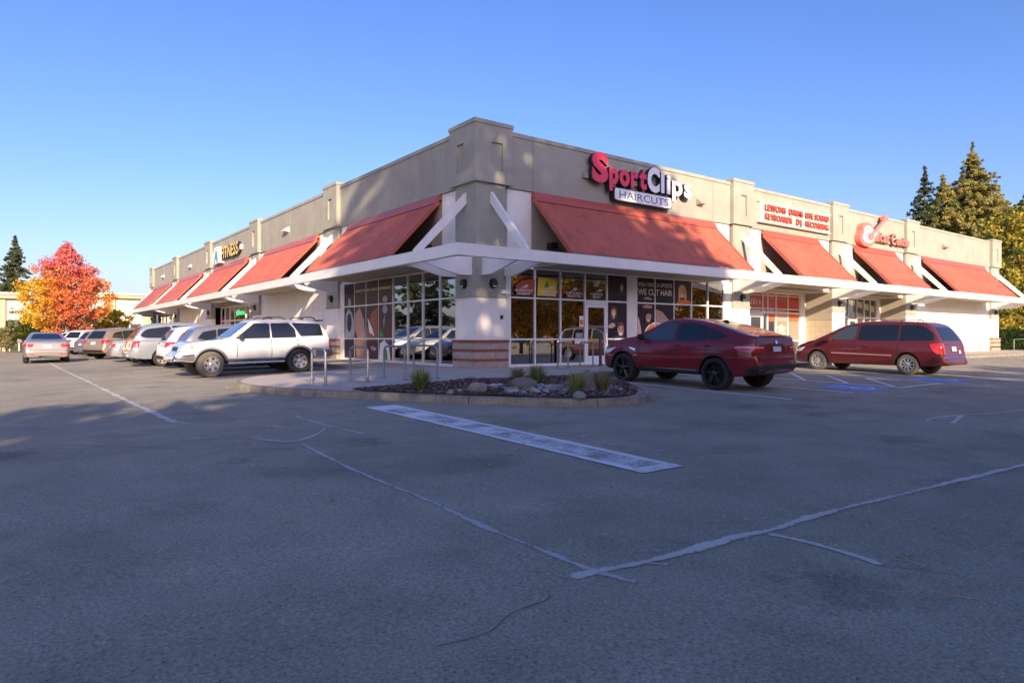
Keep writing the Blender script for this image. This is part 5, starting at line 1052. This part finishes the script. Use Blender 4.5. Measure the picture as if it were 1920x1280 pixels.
# --- row of parked cars along the side front
SUV = dict(top=[(-.98, .50), (-.97, .70), (-.92, .78), (-.88, 1.02), (-.78, 1.18), (-.52, 1.52), (-.42, 1.60), (-.2, 1.64), (.6, 1.68), (1.2, 1.66), (1.5, 1.60), (2.25, 1.10), (2.5, 1.06), (3.1, .96), (3.4, .8), (3.5, .62), (3.51, .5)],
           belt=[(-.98, .95), (-.5, 1.05), (1, 1.02), (2.2, .98), (3.0, .88), (3.51, .6)], bot=[(-.98, .36), (-.6, .30), (3.1, .26), (3.51, .32)], w=1.84, roofw=1.24, wb=2.66, r=.355, axz=.355, arch=.40, tyrew=.225, rim=.22, style='seven', rimmat=RIMS, mirror=(1.95, 1.03), inset=.03, handles=((1.1, .92), (.25, .94)), clad=.38)
def suv_feats(): return [('side_window', [(2.0, 1.06), (1.1, 1.07), (1.1, 1.54), (1.42, 1.52)], 'y', BOTH, .006, CGLASS), ('side_window', [(1.04, 1.07), (.22, 1.10), (.25, 1.50), (1.04, 1.55)], 'y', BOTH, .006, CGLASS), ('quarter_window', [(.16, 1.11), (-.45, 1.18), (-.25, 1.40), (.18, 1.49)], 'y', BOTH, .006, CGLASS), ('windscreen', [(1.58, -.54), (2.18, -.68), (2.25, 0), (2.18, .68), (1.58, .54)], 'z', (1,), .006, CGLASS), ('rear_window', [(-.58, 1.12), (.58, 1.12), (.48, 1.50), (-.48, 1.50)], 'x', (-1,), .006, CGLASS),
           ('tail_light', [(-.52, 1.04), (-.80, 1.06), (-.90, .86), (-.72, .90)], 'y', BOTH, .012, TAILR), ('tail_light_rear', [(.84, .84), (.82, 1.05), (.52, 1.02), (.58, .88)], 'x', (-1,), .012, TAILR), ('tail_light_rear', mir([(.84, .84), (.82, 1.05), (.52, 1.02), (.58, .88)]), 'x', (-1,), .012, TAILR), ('licence_plate', [(-.17, .80), (.17, .80), (.17, .93), (-.17, .93)], 'x', (-1,), .014, PLATE, 0), ('rear_bumper', [(-.75, .38), (.75, .38), (.78, .52), (-.78, .52)], 'x', (-1,), .010, BLACK), seam(1.07, .42, 1.05), ('reflector', [(.55, .56), (.78, .58), (.78, .62), (.55, .60)], 'x', (-1,), .01, TAILR, 0)]
BIG = dict(VAN); BIG.update(tyremat=None, style='seven', top=[(-1.2, .46), (-1.19, .64), (-1.1, .70), (-1.06, .98), (-.98, 1.16), (-.74, 1.55), (-.62, 1.66), (-.3, 1.74), (.6, 1.78), (1.4, 1.76), (1.9, 1.66), (2.7, 1.18), (3.0, 1.12), (3.6, 1.0), (3.9, .82), (3.97, .6), (3.98, .45)])
fbig = [('side_window', [(2.35, 1.12), (1.4, 1.13), (1.4, 1.60), (1.75, 1.58)], 'y', BOTH, .006, CGLASS), ('side_window', [(1.34, 1.13), (.42, 1.14), (.42, 1.63), (1.34, 1.62)], 'y', BOTH, .006, CGLASS), ('quarter_window', [(.34, 1.14), (-.66, 1.17), (-.78, 1.28), (-.55, 1.50), (.34, 1.62)], 'y', BOTH, .006, CGLASS, 2), ('rear_window', [(-.68, 1.14), (.68, 1.14), (.58, 1.60), (-.58, 1.60)], 'x', (-1,), .006, CGLASS), ('windscreen', [(1.98, -.58), (2.62, -.74), (2.7, 0), (2.62, .74), (1.98, .58)], 'z', (1,), .006, CGLASS),
        ('tail_light', [(-.80, 1.06), (-1.0, 1.06), (-1.06, .78), (-.86, .78)], 'y', BOTH, .012, TAILR), ('tail_light_rear', [(.92, .76), (.90, 1.04), (.72, 1.04), (.74, .76)], 'x', (-1,), .012, TAILR), ('tail_light_rear', mir([(.92, .76), (.90, 1.04), (.72, 1.04), (.74, .76)]), 'x', (-1,), .012, TAILR), ('licence_plate', [(-.17, .80), (.17, .80), (.17, .94), (-.17, .94)], 'x', (-1,), .014, PLATE, 0), ('crease_shade_strip', [(1.9, .98), (-.9, 1.02), (-.9, 1.03), (1.9, .99)], 'y', BOTH, .003, BLACK, 0), seam(1.37, .4, 1.1), seam(.38, .4, 1.1)]  # shade of the side crease painted as a thin black strip
GRP = 'cars parked along the side front'
def parked(key, sp, fe, paint, x, y, rz, label, sc=1.0, cat='car'): return car(key, sp, paint, (x, y), rz, label, fe, sc, cat, 'parked_car', GRP, pitch=-.015)[0]
parked('suv', SUV, suv_feats(), PSILV, -6.45, 7.95, .0, 'silver hatchback crossover right next to the white boxy sport utility'); parked('suv', SUV, suv_feats(), PWHITE, -6.5, 10.95, .0, 'pale grey crossover, second beyond the white boxy sport utility', 1.0)
parked('big', BIG, fbig, PSILVB, -7.0, 14.1, .0, 'large silver blue people carrier with dark rounded rear side window', 1.04, 'minivan'); parked('suv', SUV, suv_feats(), PSILV, -6.9, 17.2, .03, 'silver crossover just beyond the large silver blue people carrier', 1.0)
parked('sed', SED, sed_feats(), PSILVB, -7.1, 20.3, .0, 'low silver saloon between two taller parked cars', 1.0); parked('suv', SUV, suv_feats(), PTAN, -7.6, 25.6, .55, 'champagne tan crossover with its rear window facing the lane', 1.04)
parked('suv', SUV, suv_feats(), PSILV, -7.3, 34.6, .5, 'silver crossover squeezed between the silver saloon and a white crossover', 1.0); parked('suv', SUV, suv_feats(), PWHITE, -8.1, 41.2, .6, 'white crossover beside the farthest large white sport utility', 1.0)
parked('sed', SED, sed_feats(), PSILV, -7.6, 31.5, .35, 'silver saloon half hidden behind the tan crossover'); parked('suv', SUV, suv_feats(), PWHITE, -7.9, 37.5, .6, 'white crossover with red tail light toward the far end of the row', 1.05); parked('big', BIG, fbig, PWHITE, -8.4, 44.5, .7, 'white large sport utility, farthest of the parked row', 1.05)

# ------------------------------------------------------------------ trees
def leaf_cards(centers, radii, per, size, colfn, flat=.0, aspect=.6):
    """many small leaf faces spread through clumps; returns verts, faces, colours (numpy)"""
    C = np.repeat(np.array(centers, dtype=float), per, axis=0); Rr = np.repeat(np.array(radii, dtype=float), per)
    n = len(C); d = rng.normal(size=(n, 3)); d /= np.linalg.norm(d, axis=1)[:, None]; rad = Rr * rng.random(n) ** .45; P = C + d * rad[:, None] * np.array([1, 1, .8])
    a = rng.normal(size=(n, 3)); a[:, 2] *= (1 - flat); a /= np.linalg.norm(a, axis=1)[:, None]; b = np.cross(a, rng.normal(size=(n, 3))); b /= np.linalg.norm(b, axis=1)[:, None]
    s = size * rng.uniform(.6, 1.35, n)[:, None]; a = a * s; b = b * s * aspect
    V = np.stack([P - a, P - b * .9 + a * .1, P + a, P + b * .9 + a * .1], 1).reshape(-1, 3); F = np.arange(4 * n).reshape(-1, 4)
    Cc = np.repeat(colfn(P, n), 4, axis=0); return V, F, Cc
def np_mesh(name, V, F, Cc):
    me = bpy.data.meshes.new(name); nV, nF = len(V), len(F); me.vertices.add(nV); me.vertices.foreach_set('co', V.astype(np.float32).ravel()); me.loops.add(nF * 4); me.loops.foreach_set('vertex_index', F.astype(np.int32).ravel()); me.polygons.add(nF)
    me.polygons.foreach_set('loop_start', np.arange(0, nF * 4, 4, dtype=np.int32)); me.update(calc_edges=True)
    at = me.color_attributes.new('Col', 'FLOAT_COLOR', 'POINT'); arr = np.ones((nV, 4), dtype=np.float32); arr[:, :3] = Cc; at.data.foreach_set('color', arr.ravel()); me.update(); return me
def palette(cols, jitter=.25):
    cols = np.array(cols)
    def fn(P, n):                                   # neighbouring leaves share a tone
        c = np.floor(P / .75).astype(np.int64); hsh = np.abs((c[:, 0] * 73856093) ^ (c[:, 1] * 19349663) ^ (c[:, 2] * 83492791)); idx = np.where(rng.random(n) < .72, hsh % len(cols), rng.integers(0, len(cols), n))
        return cols[idx] * rng.uniform(1 - jitter, 1 + jitter, (n, 1))
    return fn
def conifer(x, y, h, rad, cols, label, dens=1.0, size=.22, base=.08, droop=.25, group=None, z0=None, name='conifer_tree', power=.85):
    t = empty(name, (x, y, g(x, y) if z0 is None else z0)); MB().tube([(0, 0, -.3), (0, 0, h * .5), (0, 0, h * .97)], [h * .016, h * .009, .02], 8).build('trunk', BARK, t, smooth=True)
    cen = []; rad_ = []; limb = MB(); z = h * base
    while z < h * .985:
        f = 1 - (z / h - base) / (1 - base); L = rad * f ** power * random.uniform(.72, 1.1) + .05; nb = max(4, int((5 + 4 * f) * dens))
        for k in range(nb):
            a = random.uniform(0, 6.283); l = L * random.choice((random.uniform(.55, 1.0), random.uniform(.8, 1.3))); dx, dy = math.cos(a), math.sin(a); rise = random.uniform(-.05, .25) * l
            if random.random() < .5 and l > .8: limb.tube([(0, 0, z), (dx * l * .6, dy * l * .6, z + rise * .6 - droop * l * .3), (dx * l * .95, dy * l * .95, z + rise - droop * l)], [.03 + .008 * l, .02, .008], 4, False)
            m = max(2, int(l / .45))
            for j in range(1, m + 1): q = j / m; cen.append((dx * l * q, dy * l * q, z + rise * q - droop * l * q * q)); rad_.append((.24 + .22 * (1 - q) * min(l, 2) * .5) * (.22 + .78 * min(1, f * 3.5)))
        z += h * .022 / max(.6, dens) * random.uniform(.8, 1.2) + .10
    for k in range(10): cen.append((random.uniform(-.04, .04), random.uniform(-.04, .04), h * (.95 + .009 * k))); rad_.append(.16 - .014 * k)
    limb.build('limbs', BARK, t)
    V, F, Cc = leaf_cards(cen, rad_, int(10 * dens), size, palette(cols), .3, .38); link('crown', np_mesh('crown', V, F, Cc), LEAF, t); return tag(t, label, 'tree', group)
def broadleaf(x, y, h, rx, zc, rz, colfn, label, nclump=160, per=60, size=.11, clump=.75, group=None, name='broadleaf_tree', trunk=.16, fill=.35, seed=1, shape=None):
    R = random.Random(seed); t = empty(name, (x, y, g(x, y))); tm = MB(); cz = zc - rz
    tm.tube([(0, 0, -.3), (.05, 0, cz * .6), (0, .05, zc)], [trunk * 1.25, trunk, trunk * .6], 9); cen = []; rad_ = []
    for i in range(nclump):
        while True:
            p = Vector((R.uniform(-1, 1), R.uniform(-1, 1), R.uniform(-1, 1)))
            if fill < p.length < 1: break
        k = shape(p.z) if shape else 1.0; k *= 1 + .16 * math.sin(3 * math.atan2(p.y, p.x) + seed) + .1 * math.sin(5 * math.atan2(p.y, p.x) + 2 * seed + 4 * p.z)
        c = Vector((p.x * rx * k, p.y * rx * k, zc + p.z * rz)); cen.append(tuple(c)); rad_.append(clump * R.uniform(.6, 1.25))
        if i % 4 == 0: s = Vector((0, 0, max(cz * .8, c.z - (Vector((c.x, c.y)).length) * .9))); mid = s.lerp(c, .5) + Vector((0, 0, .2)); tm.tube([s, mid, c], [trunk * .38, trunk * .2, .015], 5, False)
    tm.build('trunk', BARK, t, smooth=True); V, F, Cc = leaf_cards(cen, rad_, per, size, colfn, .2, .75); link('crown', np_mesh('crown', V, F, Cc), LEAF, t); return tag(t, label, 'tree', group)
def maple_cols(P, n):
    u = rng.random(n); x = P[:, 0]; z = P[:, 2]
    k = np.maximum(np.clip((-x - .15 + (4.4 - z) * -.05) / 1.9, 0, 1), np.clip((x - 1.3) / 2.2, 0, .62)) + rng.normal(0, .17, n); k = np.clip(k, 0, 1)     # coral heart, yellow and orange flanks
    red = np.array([.78, .25, .14]); ora = np.array([.82, .38, .09]); yel = np.array([.84, .56, .06]); gre = np.array([.30, .30, .05])
    c = np.where(k[:, None] < .5, red + (ora - red) * (k / .5)[:, None], ora + (yel - ora) * ((k - .5) / .5)[:, None]); c = np.where((u < .06)[:, None], gre, c)
    hi = rng.random(n) < np.clip((z - 5.3) / 1.6, 0, 1); c[hi] = np.array([.76, .26, .24]); return c * rng.uniform(.7, 1.25, (n, 1))
def maple_shape(z): return 1.0 - .25 * (z + .9) ** 2 * 0 - (.12 if z < -.6 else 0) if z < .05 else max(.16, 1.0 - (z - .05) * .95)
broadleaf(-8.4, 44.0, 9, 3.25, 4.75, 3.75, maple_cols, 'red and orange autumn maple glowing behind the parked row', 380, 62, .088, .46, trunk=.14, seed=4, shape=maple_shape, fill=.1, name='maple_tree')
broadleaf(-4.6, 52, 3.5, 2.2, 2.3, 1.3, palette([(.62, .42, .03), (.55, .42, .05), (.35, .33, .05)]), 'small yellow bush tree right of the red maple', 60, 60, .10, .5, trunk=.08, seed=9, name='small_tree')
broadleaf(-10.4, 50, 3.5, 1.6, 1.9, 1.1, palette([(.10, .13, .03), (.2, .2, .05), (.07, .1, .03)]), 'dark green shrub below the left side of the maple', 60, 60, .10, .5, trunk=.06, seed=12, name='small_tree')
FIRC = [(.11, .15, .08), (.15, .18, .09), (.08, .115, .06), (.20, .22, .11)]
conifer(-11.2, 93, 14.2, 3.7, FIRC + [(.13, .15, .09)], 'blue green conifer behind the low building at far left', 1.3, .26)
GOLD = [(.44, .40, .14), (.54, .45, .16), (.30, .31, .11), (.60, .46, .17), (.20, .235, .10), (.26, .29, .11)]
GOLD2 = [(.58, .48, .08), (.46, .40, .08), (.28, .30, .07), (.64, .50, .09), (.17, .20, .06)]
# trees beyond the right end
conifer(67.2, 13.0, 19.2, 5.2, FIRC + [(.12, .13, .05)], 'slim dark conifer left of the tall golden conifer', 1.2, .26, group='conifers beyond the far end', z0=-.3)
conifer(71, 9.8, 21.6, 9.6, GOLD, 'tallest golden green conifer beyond the far end of the store', 2.2, .20, power=.95, group='conifers beyond the far end', z0=-.3)
conifer(77, 6.0, 18.8, 8.5, GOLD, 'golden green conifer, second right of the tallest one', 1.8, .25, power=.95, group='conifers beyond the far end', z0=-.3)
conifer(75.5, 8.8, 17.6, 7.6, GOLD, 'golden green conifer close right of the tallest one', 1.9, .22, group='conifers beyond the far end', z0=-.3)
conifer(68.7, 11.8, 18.2, 7.2, GOLD, 'golden green conifer filling between the two tallest tops', 1.6, .30, group='conifers beyond the far end', z0=-.3)
conifer(83, 3.5, 16.5, 7.5, GOLD, 'golden conifer at the very right edge of the view', 1.5, .30, group='conifers beyond the far end', z0=-.3)
conifer(60, 18.0, 13.2, 2.6, FIRC, 'small dark conifer tip peeping over the parapet', 1.0, .24, group='conifers beyond the far end', z0=-.3)
broadleaf(63, 3.0, 13.5, 4.8, 7.6, 6.0, palette(GOLD2), 'broad yellow green tree at the right edge beyond the last pillar', 260, 75, .16, .95, trunk=.22, seed=21)
broadleaf(57.5, 4.5, 8, 3.0, 4.6, 3.6, palette(GOLD2 + [(.08, .1, .03)]), 'lower yellow green tree just behind the last pillar', 170, 75, .15, .85, trunk=.18, seed=23)
# trees across the street behind the camera: they shade the corner and stand in the shop glass
FIRD = [(.05, .075, .03), (.07, .09, .035), (.035, .055, .02)]
SH = 'street trees behind the viewpoint'
def street_fir(x, y, h, r, lab, dens, **k): conifer(x, y, h, r, FIRD, lab, dens, .34, group=SH, **k)
AUT = palette([(.78, .38, .07), (.76, .52, .10), (.40, .42, .09), (.8, .30, .06), (.30, .34, .09)])
GRN = palette([(.07, .10, .025), (.10, .13, .03), (.14, .15, .03), (.2, .17, .03)])
street_fir(-17.3, -38, 33.5, 9.0, 'broad street fir nearest the left', 1.12, power=.8, base=.14)
broadleaf(-9.8, -37, 23.5, 7.0, 13.6, 10.2, GRN, 'tall round crowned street tree', 300, 50, .30, 1.32, group=SH, trunk=.4, seed=31)
street_fir(-13.6, -44, 31.5, 6.0, 'tall street fir behind the round crowned tree', 1.0, base=.2)
for i, (x, y, h, r) in enumerate(((-23.0, -33, 11.0, 3.4), (-18.0, -31.5, 10.5, 4.2), (-11.5, -31, 11.0, 4.2), (-5.0, -34, 11.5, 4.4), (1.5, -38, 11.6, 4.6), (8.5, -38, 10.8, 4.6), (15.5, -39, 10.4, 4.6), (22.5, -39, 10.2, 4.6))):
    broadleaf(x, y, h, r, h * .56 + .6, h * .44, AUT if i > 4 else GRN, 'street tree in the low row, number %s from the west' % ('one', 'two', 'three', 'four', 'five', 'six', 'seven', 'eight')[i], 135, 50, .24, 1.1, group=SH, trunk=.2, seed=40 + i)
for i, (x, y, h, r) in enumerate(((30, -36, 9.5, 4.5), (37, -38, 9.8, 4.6), (44, -37, 9.0, 4.4), (51, -39, 9.6, 4.6), (59, -38, 9.5, 4.8))):
    broadleaf(x, y, h, r, h * .56 + .3, h * .46, AUT, 'orange autumn street tree, %s along the row' % ('first', 'second', 'third', 'fourth', 'fifth')[i], 170, 60, .22, 1.1, group=SH, trunk=.2, seed=60 + i)

for i, (x, y, h) in enumerate(((-31, 12, 12), (-33, 20, 14), (-31, 28, 11), (-34, 36, 15), (-32, 45, 12), (-30, 54, 13), (-31, 61, 14), (-30, 68, 13), (-32, 76, 15), (-31, 85, 14))):  # out of view, added so the side windows reflect something dark
    conifer(x, y, h, 3.6, FIRC, 'unseen conifer added to darken the side windows, %s in its line' % ('first', 'second', 'third', 'fourth', 'fifth', 'sixth', 'seventh', 'eighth', 'ninth', 'tenth')[i], .8, .36, group='unseen conifers added to darken the side windows')
# ------------------------------------------------------------------ low building at the far left
BB = empty('far_building', (-20, 62, 0)); tag(BB, 'low beige shop building with flat cornice beyond the maple', 'building')
FBW = mat('far_wall_cream', (.66, .58, .46), .9, var=.06, vscale=.6); FBT = mat('far_trim_tan', (.52, .41, .27), .9); FDK = mat('far_dark_frame', (.04, .036, .035), .6)
def bb(nm, x0, x1, y0, y1, z0, z1, m, par=BB):
    o = MB().box((x0 + 20, y0 - 62, z0), (x1 + 20, y1 - 62, z1)).build(nm, m, par); return o
FY = 68.0; z0_ = -.25
# right wing behind the parked row
bb('wall', -9.0, 1.5, FY, FY + 8, 3.1, 5.4, FBW); bb('cornice', -9.3, 1.8, FY - .5, FY + 8.3, 5.4, 5.75, FBT); bb('cornice_cap', -9.4, 1.9, FY - .65, FY + 8.4, 5.76, 5.95, FBW)
for x in (-9, -6.2, -3.2, .2): bb('pier', x, x + .7, FY - .25, FY + .3, z0_, 5.38, FBT)
bb('spandrel', -8.9, 1.4, FY - .1, FY + .2, 2.6, 3.1, FBW); bb('bulkhead', -8.9, 1.4, FY - .12, FY + .2, z0_, .7, FBW)
for i in range(8):
    x = -8.2 + i * 1.2; w = bb('window', x, x + 1.05, FY - .02, FY + .05, .75, 2.5, FDK); bb('window_rail', x - .05, x + 1.1, FY - .08, FY - .021, 1.75, 1.86, ALUW, w); bb('window_post', x + 1.05, x + 1.15, FY - .08, FY + .02, .72, 2.58, ALUW, w)
# left wing, nearer, with the tooth-care shop
LY = 58.0
bb('wall', -22, -9.5, LY, LY + 10, 2.6, 4.6, FBW); bb('wall', -10.2, -9.5, LY, LY + 10, z0_, 2.6, FBW); bb('cornice', -22.3, -9.2, LY - .5, LY + 10.3, 4.6, 4.95, FBT); bb('cornice_cap', -22.4, -9.1, LY - .65, LY + 10.4, 4.96, 5.15, FBW)
for x in (-12.75, -16.5): bb('pier', x, x + .5, LY - .2, LY + .2, z0_, 4.6, FBT)
for i in range(5):
    x = -12.1 + i * .44; w = bb('window', x, x + .38, LY - .03, LY + .1, 2.0, 2.7, FDK); bb('pane', x + .05, x + .33, LY - .04, LY - .031, 2.05, 2.65, mat('far_glass', (.10, .12, .08), .1), w)
bb('entry_back', -22, -10.2, LY + .5, LY + .7, z0_, 2.6, mat('far_entry_glass', (.05, .06, .045), .15)); bb('canopy', -22, -9.2, LY - 1.8, LY, 1.78, 1.95, FDK)
for x in (-18.2, -15.5, -13.2, -11.2, -9.6): bb('canopy_post', x, x + .09, LY - 1.7, LY - 1.6, z0_, 1.78, FDK)
for x in np.arange(-19, -10.4, .7): bb('entry_mullion', x, x + .08, LY + .42, LY + .5, z0_, 2.0, ALU)
S5 = empty('far_shop_sign', (-13, LY, 3.2))
def far_text(t, x, x2, z, h, m):
    me = text_mesh(t, 1.0, .0, .02); lo, hi = mesh_bounds(me); me.transform(Matrix.Translation((-lo[0], 0, 0))); me.transform(Matrix.Diagonal(((x2 - x) / (hi[0] - lo[0]), h / .7, 1, 1)))
    bm = bmesh.new(); bm.from_mesh(me); r = bmesh.ops.extrude_face_region(bm, geom=bm.faces[:]); bmesh.ops.translate(bm, verts=[e for e in r['geom'] if isinstance(e, bmesh.types.BMVert)], vec=(0, 0, .1)); bmesh.ops.recalc_face_normals(bm, faces=bm.faces[:]); bm.to_mesh(me); bm.free()
    me.transform(Matrix(((1, 0, 0, x + 13), (0, 0, -1, -.02), (0, 1, 0, z - 3.2), (0, 0, 0, 1)))); link('lettering', me, m, S5)
far_text('DENTISTRY', -12.0, -10.75, 3.28, .24, SGREY)
MB().prism([(-.55, .42), (-.42, .60), (-.28, .66), (-.36, .46)], lambda u, v, d: (u + 1.6, -.03 - d, v), 0, .08).build('leaf_mark', mat('sign_leaf_green', (.08, .42, .05), .4), S5)
tag(S5, 'small dental shop sign with a green leaf on the low building', 'sign')
broadleaf(-12.15, 50.5, 3, .8, 1.25, .9, palette([(.40, .32, .16), (.5, .42, .25), (.25, .24, .1)]), 'pale dry ornamental bush at the left edge by the dark canopy', 40, 60, .08, .32, trunk=.04, seed=77, name='small_bush')
# ------------------------------------------------------------------ right end: hedge, fence, car roof
def hedge(x0, x1, y0, y1, h, label):
    n = 9000; P = np.stack([rng.uniform(x0, x1, n), rng.uniform(y0, y1, n), rng.uniform(.1, h, n)], 1); V, F, Cc = leaf_cards(P, np.full(n, .1), 1, .1, palette([(.05, .08, .025), (.08, .11, .03), (.035, .055, .02)]), .2, .7); o = link('hedge', np_mesh('hedge', V, F, Cc), LEAF); o.location = (0, 0, 0); return tag(o, label, 'hedge')
hedge(49.5, 72, 1.2, 2.6, 1.75, 'clipped dark green hedge past the far end of the store')
FE = empty('low_fence', (50, -1.2, 0)); tag(FE, 'low black metal fence before the hedge at the right edge', 'fence')
for i in range(9): MB().box((.0 + i * 2.0, .0, 0), (.08 + i * 2.0, .08, 1.15)).build('fence_post', GALV, FE)
for i in range(8): MB().box((.08 + i * 2.0, .02, .12), (2.0 + i * 2.0, .06, 1.05)).build('fence_panel', BLACKM, FE)
